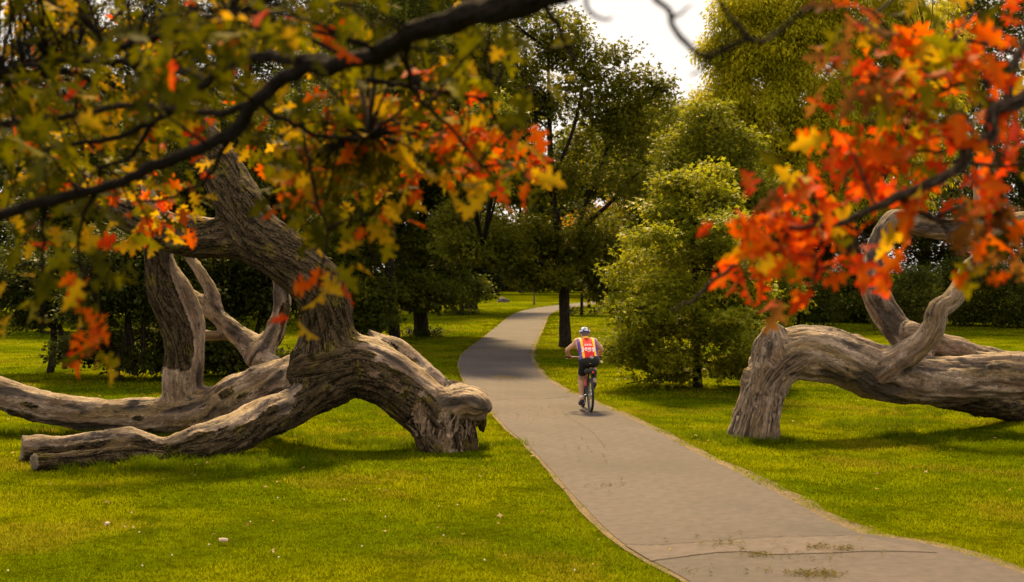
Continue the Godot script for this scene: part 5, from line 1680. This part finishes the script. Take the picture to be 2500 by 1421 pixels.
# wood: list of lists of [px, py, depth, radius px]; sprigs: [px, py, spread px, leaves, depth, scheme weights]
func bough(called: String, label: String, wood_rows: Array, sprigs: Array, meshes: Array, origin: Vector3, size: float, category := "branch", bark_tone := Color(0.05, 0.037, 0.028)):
	var root := thing(called, origin, label, category)
	var st := begin()
	var nodes := PackedVector3Array()
	for row in wood_rows:
		var p := PackedVector3Array()
		var r := PackedFloat32Array()
		for q in row:
			p.append(at(q[0], q[1], q[2]) - origin)
			r.append(q[3] / F * q[2])
		p = catmull(p, 7); r = lerp_list(r, 7)
		for i in range(1, p.size()): p[i] += Vector3(n_mid.get_noise_3dv(p[i] * 6.0), n_mid.get_noise_3dv(p[i] * 6.0 + Vector3(9, 9, 9)), 0) * 0.02
		tube(st, p, r, 10, 0.35, 6.0, bark_tone)
		for v in p: nodes.append(v)
	var leaves := []
	for s in sprigs:
		var c := at(s[0], s[1], s[4]) - origin
		var best := nodes[0]
		for v in nodes:
			if v.distance_squared_to(c) < best.distance_squared_to(c): best = v
		var dist := best.distance_to(c)
		var twig := catmull(PackedVector3Array([best, best.lerp(c, 0.5) + Vector3(rng.randfn() * 0.1, 0.12, rng.randfn() * 0.1) * dist, c]), 5)
		if dist < 1.2:
			tube(st, twig, lerp_list(PackedFloat32Array([0.0065, 0.004, 0.0022]), 5), 6, 0.2, 6.0, bark_tone, false)
		var spread: float = s[2] / F * s[4]
		for i in s[3]:
			var o := c
			if i % 3 == 2 and dist < 1.2: o = twig[4 + rng.randi() % 6]
			var a := rng.randf() * TAU
			var along := Vector3(cos(a), -0.55 + 0.75 * rng.randfn(), sin(a) * 0.8).normalized()
			o += along * spread * (0.25 + 0.75 * rng.randf()) + Vector3(rng.randfn(), rng.randfn(), rng.randfn()) * spread * 0.18
			var nrm := Vector3(rng.randfn() * 0.7, 0.75 + 0.5 * rng.randfn(), 0.55 + rng.randfn() * 0.5)
			nrm = (nrm - along * nrm.dot(along)).normalized()
			var l := size * (0.55 + 0.6 * rng.randf())
			var bs := Basis(along.cross(nrm), along, nrm)
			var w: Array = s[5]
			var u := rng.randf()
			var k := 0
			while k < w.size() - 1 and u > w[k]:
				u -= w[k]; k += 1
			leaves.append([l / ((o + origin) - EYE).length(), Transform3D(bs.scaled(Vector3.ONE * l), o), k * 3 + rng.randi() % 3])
	part("branch", st.commit(), M.bark, root)
	leaves.sort_custom(func(a, b): return a[0] > b[0])
	var xf := []
	var cols := []
	for v in meshes.size():
		xf.append([]); cols.append(PackedColorArray())
	for i in leaves.size():
		if i < 300:
			var o := MeshInstance3D.new()
			o.name = "leaf" if i == 0 else "leaf_%03d" % i
			o.mesh = meshes[leaves[i][2]]
			o.material_override = M.near_leaf
			o.transform = leaves[i][1]
			root.add_child(o, true)
		else:
			xf[leaves[i][2]].append(leaves[i][1]); cols[leaves[i][2]].append(Color.WHITE)
	for v in meshes.size():
		if xf[v].size(): multi("small_leaves", meshes[v], M.near_leaf, xf[v], cols[v], root)

func build_boughs():
	rng.seed = 106
	# leaf schemes: 0 olive green, 1 yellow green, 2 yellow, 3 orange, 4 red, 5 brown
	var schemes := [
		[Color(0.045, 0.052, 0.002), Color(0.07, 0.055, 0.002), Color(0.10, 0.09, 0.003)],
		[Color(0.20, 0.19, 0.003), Color(0.25, 0.16, 0.003), Color(0.13, 0.14, 0.003)],
		[Color(0.48, 0.32, 0.004), Color(0.52, 0.21, 0.004), Color(0.34, 0.26, 0.004)],
		[Color(0.56, 0.10, 0.004), Color(0.58, 0.045, 0.003), Color(0.52, 0.17, 0.004)],
		[Color(0.56, 0.052, 0.004), Color(0.54, 0.028, 0.004), Color(0.54, 0.13, 0.004)],
		[Color(0.17, 0.072, 0.016), Color(0.12, 0.045, 0.010), Color(0.24, 0.11, 0.016)]]
	var meshes := []
	for s in schemes.size():
		for v in 3: meshes.append(oak_leaf_mesh(schemes[s][0], schemes[s][1], schemes[s][2], [0.15, 0.42, -0.22][v], [0.3, 0.6, -0.35][v], s * 3 + v + 1))
	# --- left boughs
	var wood := [
		[[1420, -60, 4.0, 40], [1280, 0, 4.1, 38], [1150, 38, 4.3, 33], [1000, 85, 4.5, 27], [900, 135, 4.7, 22], [820, 158, 4.9, 20], [740, 165, 5.0, 20], [680, 200, 5.1, 18], [625, 250, 5.1, 16], [580, 310, 5.2, 17], [510, 360, 5.2, 16], [420, 385, 5.3, 14], [300, 440, 5.3, 13], [180, 475, 5.3, 13], [80, 500, 5.3, 13], [-40, 535, 5.3, 14]],
		[[820, 158, 4.9, 15], [740, 145, 5.2, 14], [650, 142, 5.4, 14], [560, 160, 5.5, 12], [510, 195, 5.6, 10], [440, 245, 5.7, 9], [380, 290, 5.8, 8], [300, 330, 5.9, 7], [220, 350, 6.0, 6], [120, 360, 6.1, 5]],
		[[510, 195, 5.6, 8], [400, 160, 5.9, 8], [280, 150, 6.1, 8], [140, 150, 6.3, 7], [0, 175, 6.5, 6]],
		[[625, 250, 5.1, 10], [540, 270, 5.3, 9], [440, 268, 5.5, 8], [300, 255, 5.7, 8], [180, 285, 5.8, 7], [60, 295, 5.9, 9], [-40, 320, 6.0, 9]],
		[[380, 290, 5.8, 6], [320, 380, 5.9, 5], [240, 410, 6.0, 4]],
		[[1000, 85, 4.5, 10], [995, 160, 4.7, 7], [1010, 230, 4.9, 6], [1050, 270, 5.0, 5], [1120, 330, 5.1, 4], [1180, 400, 5.1, 3]],
		[[620, 250, 5.2, 6], [720, 310, 5.5, 6], [820, 340, 5.7, 5], [900, 330, 5.9, 4]],
		[[900, 195, 5.4, 8], [980, 210, 5.5, 6], [1080, 230, 5.6, 4], [1200, 240, 5.6, 3]],
		[[480, 40, 5.6, 8], [380, 90, 5.7, 8], [260, 120, 5.8, 7]], [[700, -20, 5.4, 9], [560, 40, 5.6, 8], [480, 40, 5.6, 8]],
		[[560, 345, 5.2, 6], [500, 440, 5.4, 5], [420, 480, 5.6, 4], [330, 490, 5.7, 3]],
		[[240, 460, 5.3, 6], [190, 560, 5.4, 4], [215, 690, 5.4, 3]], [[110, 490, 5.3, 5], [100, 600, 5.4, 4], [104, 690, 5.4, 5], [100, 820, 5.4, 3]],
		[[740, 330, 5.5, 4], [770, 480, 5.5, 4], [800, 600, 5.5, 3], [760, 745, 5.5, 3], [710, 770, 5.5, 2]],
		[[1290, -20, 4.3, 8], [1330, 10, 4.3, 7], [1365, 80, 4.4, 6], [1400, 150, 4.4, 4]]]
	var sp := []
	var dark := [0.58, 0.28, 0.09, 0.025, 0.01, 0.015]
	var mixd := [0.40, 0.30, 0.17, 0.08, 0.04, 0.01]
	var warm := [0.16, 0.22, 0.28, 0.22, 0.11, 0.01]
	# a dense mass thinning downwards; its lower edge follows the photograph
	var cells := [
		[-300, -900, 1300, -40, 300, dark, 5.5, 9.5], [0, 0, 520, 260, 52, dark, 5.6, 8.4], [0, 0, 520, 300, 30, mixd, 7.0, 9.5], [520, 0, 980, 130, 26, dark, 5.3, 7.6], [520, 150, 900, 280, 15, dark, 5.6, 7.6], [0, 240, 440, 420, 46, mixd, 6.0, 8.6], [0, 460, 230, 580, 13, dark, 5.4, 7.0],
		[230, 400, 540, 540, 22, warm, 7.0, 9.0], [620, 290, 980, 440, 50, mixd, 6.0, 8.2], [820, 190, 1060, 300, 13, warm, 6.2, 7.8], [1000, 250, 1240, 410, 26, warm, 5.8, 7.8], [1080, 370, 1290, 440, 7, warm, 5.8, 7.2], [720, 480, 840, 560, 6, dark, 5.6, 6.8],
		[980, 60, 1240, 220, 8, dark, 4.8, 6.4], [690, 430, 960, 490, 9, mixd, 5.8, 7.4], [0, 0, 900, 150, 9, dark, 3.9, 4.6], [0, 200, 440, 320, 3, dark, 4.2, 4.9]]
	for c in cells:
		for i in c[4]:
			var sx := lerpf(c[0], c[2], rng.randf())
			var sy := lerpf(c[1], c[3], rng.randf())
			if sx > 470.0 and sx < 690.0 and sy > 345.0: continue    # the fallen oak's raised limb shows here
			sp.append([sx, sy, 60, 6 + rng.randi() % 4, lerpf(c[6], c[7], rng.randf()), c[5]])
	var rd := [0.0, 0.05, 0.2, 0.4, 0.35, 0.0]
	for q in [[810, 640, 45, 8, 5.5, rd], [800, 690, 30, 6, 5.5, rd], [960, 530, 40, 6, 5.6, rd], [880, 540, 40, 5, 5.6, warm], [725, 770, 18, 3, 5.5, rd], [380, 590, 40, 6, 6.2, warm], [330, 560, 40, 6, 6.4, warm], [150, 640, 45, 5, 5.4, mixd], [200, 660, 35, 4, 5.2, rd], [40, 760, 30, 3, 5.4, mixd], [240, 820, 45, 5, 5.3, [0.05, 0.1, 0.1, 0.3, 0.2, 0.25]], [210, 600, 50, 6, 5.4, warm], [260, 640, 40, 5, 5.4, warm], [190, 720, 40, 5, 5.4, mixd], [220, 800, 45, 6, 5.4, [0.05, 0.1, 0.15, 0.4, 0.1, 0.2]], [230, 850, 40, 6, 5.4, [0.05, 0.1, 0.15, 0.4, 0.1, 0.2]], [30, 660, 40, 4, 5.4, [0.1, 0.5, 0.4, 0.0, 0.0, 0.0]], [80, 700, 35, 3, 5.4, [0.1, 0.6, 0.3, 0.0, 0.0, 0.0]], [1310, 290, 30, 3, 5.2, rd], [1290, 440, 28, 4, 5.2, rd], [1210, 460, 35, 4, 5.3, warm], [1300, 190, 50, 4, 4.6, [0.3, 0.7, 0.0, 0.0, 0.0, 0.0]], [1150, 180, 50, 4, 4.6, [0.3, 0.6, 0.1, 0.0, 0.0, 0.0]], [1405, 110, 25, 2, 4.4, [0.0, 1.0, 0.0, 0.0, 0.0, 0.0]], [910, 225, 50, 5, 6.0, [0.0, 0.0, 1.0, 0.0, 0.0, 0.0]], [80, 200, 60, 8, 6, mixd]]: sp.append(q)
	bough("oak_branch", "thick dark oak bough with olive, yellow and orange leaves hanging in from the upper left", wood, sp, meshes, at(800, 160, 4.9), 0.12)
	# --- right bough, red and orange
	wood = [
		[[2560, 200, 4.2, 30], [2500, 242, 4.2, 24], [2440, 262, 4.2, 20], [2425, 305, 4.2, 19], [2418, 338, 4.2, 19], [2370, 352, 4.2, 17], [2345, 405, 4.2, 16], [2295, 440, 4.2, 15], [2195, 480, 4.2, 14], [2120, 512, 4.25, 11], [2050, 540, 4.3, 9], [1980, 552, 4.35, 6], [1900, 560, 4.4, 4]],
		[[2195, 482, 4.2, 10], [2240, 515, 4.3, 10], [2300, 540, 4.4, 9], [2380, 530, 4.5, 6], [2480, 525, 4.6, 5]],
		[[2280, 535, 4.4, 7], [2340, 505, 4.4, 6], [2360, 490, 4.4, 5]],
		[[2060, 540, 4.3, 5], [2110, 590, 4.3, 5], [2050, 630, 4.3, 4], [1990, 665, 4.3, 3]],
		[[2420, 330, 4.2, 7], [2300, 370, 4.4, 5], [2180, 380, 4.5, 4], [2060, 430, 4.6, 3]],
		[[2510, 400, 4.3, 5], [2400, 400, 4.4, 6], [2290, 395, 4.4, 4], [2200, 410, 4.5, 3]],
		[[1920, 575, 4.4, 6], [1890, 582, 4.4, 5], [1840, 570, 4.4, 3]],
		[[1800, 635, 4.4, 4], [1775, 660, 4.4, 6], [1725, 705, 4.45, 6], [1690, 735, 4.45, 5], [1640, 755, 4.5, 3]],
		[[2540, 60, 4.3, 16], [2470, 160, 4.25, 12], [2460, 255, 4.2, 14]],
		[[2480, 130, 4.3, 8], [2350, 100, 4.4, 6], [2220, 90, 4.5, 5], [2100, 60, 4.6, 3]],
		[[2470, 190, 4.3, 6], [2330, 210, 4.4, 5], [2200, 260, 4.5, 4], [2080, 330, 4.6, 3]]]
	for row in wood:
		for q in row:
			q[2] *= 1.18
			q[3] *= 0.85
	sp = []
	rd = [0.01, 0.02, 0.07, 0.36, 0.52, 0.02]
	var orr := [0.02, 0.07, 0.22, 0.42, 0.24, 0.03]
	var grn := [0.25, 0.40, 0.20, 0.12, 0.03, 0.0]
	var brn := [0.08, 0.04, 0.05, 0.13, 0.0, 0.70]
	for q in [[2350, 60, 70, 6, grn], [2220, 170, 60, 6, grn], [2430, 250, 60, 5, grn], [2130, 180, 50, 5, brn], [2330, 140, 60, 5, grn], [1790, 510, 60, 6, rd], [1850, 520, 60, 6, rd], [1900, 490, 60, 6, rd], [1940, 540, 60, 6, rd], [1850, 620, 60, 6, rd], [1820, 660, 50, 5, rd], [1900, 650, 60, 5, orr], [1950, 620, 60, 6, orr], [1920, 700, 40, 3, orr], [1990, 700, 30, 3, rd], [2010, 600, 60, 6, orr], [2080, 595, 45, 4, rd], [2230, 590, 45, 4, [0.0, 0.2, 0.6, 0.2, 0.0, 0.0]], [2140, 655, 25, 2, rd],
		[1990, 450, 70, 7, rd], [2060, 470, 70, 7, orr], [2120, 440, 70, 7, rd], [2060, 390, 70, 7, rd], [2140, 360, 70, 7, rd], [2200, 400, 70, 6, orr], [2120, 300, 70, 7, rd], [2060, 330, 60, 5, rd], [2200, 300, 80, 8, orr], [2280, 330, 70, 6, orr], [2330, 440, 60, 5, rd], [2360, 470, 50, 4, rd], [2230, 230, 80, 7, grn], [2150, 220, 80, 6, rd], [2130, 130, 80, 7, rd], [2060, 90, 60, 5, brn], [2060, 190, 60, 5, brn], [2200, 120, 80, 6, orr], [2300, 180, 80, 7, grn], [2300, 80, 80, 7, orr], [2400, 120, 80, 7, rd], [2380, 220, 80, 7, rd], [2460, 160, 80, 7, orr], [2480, 60, 80, 7, rd], [2390, 30, 80, 6, orr], [2280, 20, 80, 6, grn], [2180, 40, 80, 6, orr], [2090, 20, 70, 5, brn], [2480, 300, 60, 5, rd], [2440, 400, 60, 5, orr], [2270, 470, 50, 4, orr],
		[2250, 290, 80, 7, grn], [2340, 270, 70, 6, orr], [1890, 570, 50, 5, rd], [2000, 520, 60, 6, orr], [1960, 590, 40, 4, rd], [1940, 430, 40, 4, brn], [2400, 470, 60, 5, brn], [2450, 440, 60, 5, brn], [2480, 500, 60, 5, brn], [2430, 560, 50, 4, brn], [2330, 620, 40, 4, brn], [2400, 690, 30, 3, [0.0, 0.0, 0.3, 0.4, 0.0, 0.3]], [2470, 610, 40, 5, brn], [2480, 560, 40, 5, brn]]:
		sp.append([q[0], q[1], q[2] * 0.9, q[3], 4.9 + 0.5 * rng.randf(), q[4]])
		if (q[1] < 330 or (q[0] < 2130 and q[1] < 540)) and rng.randf() < 0.28: sp.append([q[0] + 60.0 * rng.randfn(), q[1] + 40.0 * rng.randfn(), q[2], q[3], 5.2 + 1.2 * rng.randf(), q[4]])
	bough("oak_branch", "grey oak bough with large red and orange autumn leaves hanging in from the right", wood, sp, meshes, at(2295, 440, 4.96), 0.138, "branch", Color(0.15, 0.11, 0.085))
	# --- bare twig against the sky
	bough("bare_twig", "bare curling dark twig hanging against the white sky at top centre", [
		[[1560, -60, 3.4, 7], [1610, 5, 3.4, 8], [1630, 30, 3.4, 8], [1648, 80, 3.4, 8], [1690, 122, 3.4, 8], [1735, 135, 3.4, 8], [1790, 112, 3.4, 8], [1835, 100, 3.4, 7], [1900, 80, 3.5, 6], [1990, 20, 3.5, 6]],
		[[1740, -40, 3.4, 6], [1775, 15, 3.4, 7], [1800, 55, 3.4, 7], [1838, 104, 3.4, 7]],
		[[1645, 45, 3.4, 4], [1665, 35, 3.4, 3], [1680, 10, 3.4, 2]], [[1735, 140, 3.4, 4], [1720, 165, 3.4, 3], [1690, 185, 3.4, 2]],
		[[1420, -30, 3.4, 5], [1430, 20, 3.4, 5], [1460, 42, 3.4, 4], [1490, 44, 3.4, 3]]], [], meshes, at(1735, 135, 3.4), 0.1, "twig")

func build_small_things():
	rng.seed = 107
	# boulder on the far lawn
	var p := on_ground(1228, 738)
	var st := begin()
	var NA := 22
	var NB := 10
	for a in NA:
		for b in NB:
			for q in [[a, b], [a, b + 1], [a + 1, b], [a + 1, b], [a, b + 1], [a + 1, b + 1]]:
				var th: float = TAU * (q[0] % NA) / NA
				var ph: float = PI * 0.62 * q[1] / NB
				var d := Vector3(sin(ph) * cos(th), cos(ph), sin(ph) * sin(th))
				var k := 1.0 + 0.45 * n_mid.get_noise_3dv(d * 1.3)
				st.set_color(Color(0.20, 0.165, 0.14) * (1.0 + 0.4 * n_mid.get_noise_3dv(d * 3.0)))
				st.set_uv(Vector2(th, ph))
				st.set_smooth_group(1)
				st.add_vertex(Vector3(d.x * 0.55, d.y * 0.42 - 0.05, d.z * 0.5) * k)
	st.generate_normals()
	var o := top("boulder", st.commit(), M.stone, "grey boulder on the far lawn left of the path", "boulder")
	o.position = p
	# slender pole beside the far path
	p = on_ground(1304, 745)
	var pole := thing("pole", p, "slender dark pole standing by the far bend of the path", "pole")
	st = begin()
	tube(st, two(Vector3(0, -0.1, 0), Vector3(0, 3.6, 0)), rr(0.055, 0.045), 10)
	part("shaft", st.commit(), flat(Color(0.03, 0.03, 0.03), 0.5), pole)
	st = begin()
	tube(st, two(Vector3(0, -0.05, 0), Vector3(0, 0.25, 0)), rr(0.09, 0.08), 12)
	part("base", st.commit(), flat(Color(0.03, 0.03, 0.03), 0.5), pole)
	# two pale chips of wood on the near lawn
	for q in [[545, 1332, 0.085, 0.02, "pale sawn wood chip lying on the near lawn", 0.3], [261, 1289, 0.055, 0.017, "small pinkish chip of wood left of the larger one on the near lawn", 1.2]]:
		p = on_ground(q[0], q[1])
		st = begin()
		tube(st, PackedVector3Array([Vector3(-q[2] * 0.5, 0.055, 0), Vector3(0, 0.058, 0.005), Vector3(q[2] * 0.5, 0.05, 0)]), PackedFloat32Array([q[3], q[3] * 1.05, q[3] * 0.9]), 9, 0.3, 6.0, Color(0.62, 0.47, 0.34))
		var w := top("wood_chip", st.commit(), M.dull, q[4], "wood chip", "chips of wood on the near lawn")
		w.position = p
		w.rotation.y = q[5]
	# leafy rings at the feet of two trees
	for q in [[1420, 771, 50, 14, "low leafy ring round the foot of the small tree right of the path"], [1128, 770, 40, 9, "low weeds round the foot of the small dark tree"], [1030, 822, 50, 12, "low weeds round the foot of the thick-trunked oak"]]:
		p = on_ground(q[0], q[1])
		var d := -p.z
		var xf := []
		var cols := PackedColorArray()
		for i in 45:
			var a := rng.randf() * TAU
			var r: float = q[2] / F * d * (0.5 + 0.5 * rng.randf())
			xf.append(Transform3D(Basis(Vector3.UP, a).scaled(Vector3.ONE * (0.5 + 0.5 * rng.randf())), Vector3(cos(a) * r, 0.1 + rng.randf() * q[3] / F * d, sin(a) * r)))
			cols.append(Color(0.04, 0.055, 0.010).lerp(Color(0.09, 0.11, 0.014), rng.randf()))
		var w := thing("weeds", p, q[4], "weeds")
		multi("foliage", clusters.small[0], M.leaf, xf, cols, w)
	# fallen leaves, white clover heads and clippings
	var leaf := begin()
	lobed_leaf(leaf, Vector3(0, 0.0, -0.05), Vector3(0, 0.15, 1).normalized(), Vector3.UP, 0.10, 0.04, Color.WHITE)
	var lm := leaf.commit()
	var xf := []
	var cols := PackedColorArray()
	for i in 1000:
		var d := lerpf(11.5, 70.0, pow(rng.randf(), 0.8))
		var u := Vector2((rng.randf() - 0.5) * 0.76 * d, -d)
		var inside := on_path(u)
		if inside and rng.randf() < 0.93: continue
		if rng.randf() < 0.45:
			u = Vector2(lerpf(-15.0, -5.0, rng.randf()), lerpf(-56.0, -31.0, rng.randf()))
			inside = false
		xf.append(Transform3D(Basis(Vector3.UP, rng.randf() * TAU) * Basis(Vector3.RIGHT, rng.randfn() * 0.35) * Basis().scaled(Vector3.ONE * (0.5 + 0.6 * rng.randf())), Vector3(u.x, height(u.x, u.y) + (0.022 if inside else 0.055), u.y)))
		cols.append([Color(0.42, 0.30, 0.03), Color(0.42, 0.31, 0.10), Color(0.26, 0.13, 0.03), Color(0.32, 0.20, 0.05)][rng.randi() % 4])
	multi("fallen_leaves", lm, M.leaf, xf, cols, self)
	tag(get_node("fallen_leaves"), "scattered yellow and brown fallen leaves on the lawn", "leaves")
	xf = []
	cols = PackedColorArray()
	for q in lush:
		for i in 45:
			var u: Vector2 = q[0] + Vector2(rng.randfn(), rng.randfn() * 0.5) * q[1] * 0.45
			if on_path(u): continue
			xf.append(Transform3D(Basis(Vector3.UP, rng.randf() * TAU) * Basis(Vector3.RIGHT, rng.randfn() * 0.5) * Basis().scaled(Vector3(0.25, 1, 0.5) * (0.4 + 0.7 * rng.randf())), Vector3(u.x, height(u.x, u.y) + 0.04, u.y)))
			cols.append(Color(0.12, 0.075, 0.035).lerp(Color(0.30, 0.20, 0.11), rng.randf()))
	multi("bark_litter", lm, M.leaf, xf, cols, self)
	tag(get_node("bark_litter"), "brown bits of bark and twig in the grass round the fallen oaks", "litter")
	var cl := SphereMesh.new()
	cl.radius = 0.009; cl.height = 0.016; cl.radial_segments = 7; cl.rings = 4
	xf = []
	cols = PackedColorArray()
	for i in 26:
		var q := on_ground(lerpf(0, 1560, rng.randf()), lerpf(1180, 1421, pow(rng.randf(), 0.6)))
		if on_path(Vector2(q.x, q.z)): continue
		xf.append(Transform3D(Basis(), q + Vector3(0, 0.055 + 0.02 * rng.randf(), 0)))
		cols.append(Color(0.75, 0.66, 0.5) if rng.randf() < 0.7 else Color(0.7, 0.5, 0.05))
	multi("clover_flowers", cl, M.dull, xf, cols, self)
	tag(get_node("clover_flowers"), "tiny white and yellow clover heads in the near lawn", "flowers")
	xf = []
	cols = PackedColorArray()
	for q in [[1985, 1408, 80, 10, 90], [2045, 1345, 60, 5, 40], [1850, 1360, 50, 5, 25], [1790, 1332, 30, 4, 14], [1985, 1340, 25, 4, 14], [1480, 1190, 70, 14, 26], [1660, 1405, 40, 10, 8], [1960, 1360, 150, 26, 30], [1820, 1330, 260, 20, 22], [1420, 1120, 90, 60, 10], [1330, 1010, 90, 20, 10], [1850, 1400, 200, 20, 18]]:
		for i in q[4]:
			var w := on_ground(q[0] + rng.randfn() * q[2] * 0.5, q[1] + rng.randfn() * q[3] * 0.5)
			if not on_path(Vector2(w.x, w.z)): continue
			xf.append(Transform3D(Basis(Vector3.UP, rng.randf() * TAU) * Basis(Vector3.RIGHT, PI * 0.44 + rng.randfn() * 0.1) * Basis().scaled(Vector3.ONE * (0.3 + 0.4 * rng.randf())), w + Vector3(0, 0.026, 0)))
			cols.append(Color(0.10, 0.10, 0.012).lerp(Color(0.26, 0.20, 0.05), rng.randf()))
	multi("grass_clippings", tuft(0.09, 8, 0.09, 0.003, 0.1), M.grass, xf, cols, self)
	tag(get_node("grass_clippings"), "dried grass clippings scattered on the path", "clippings")
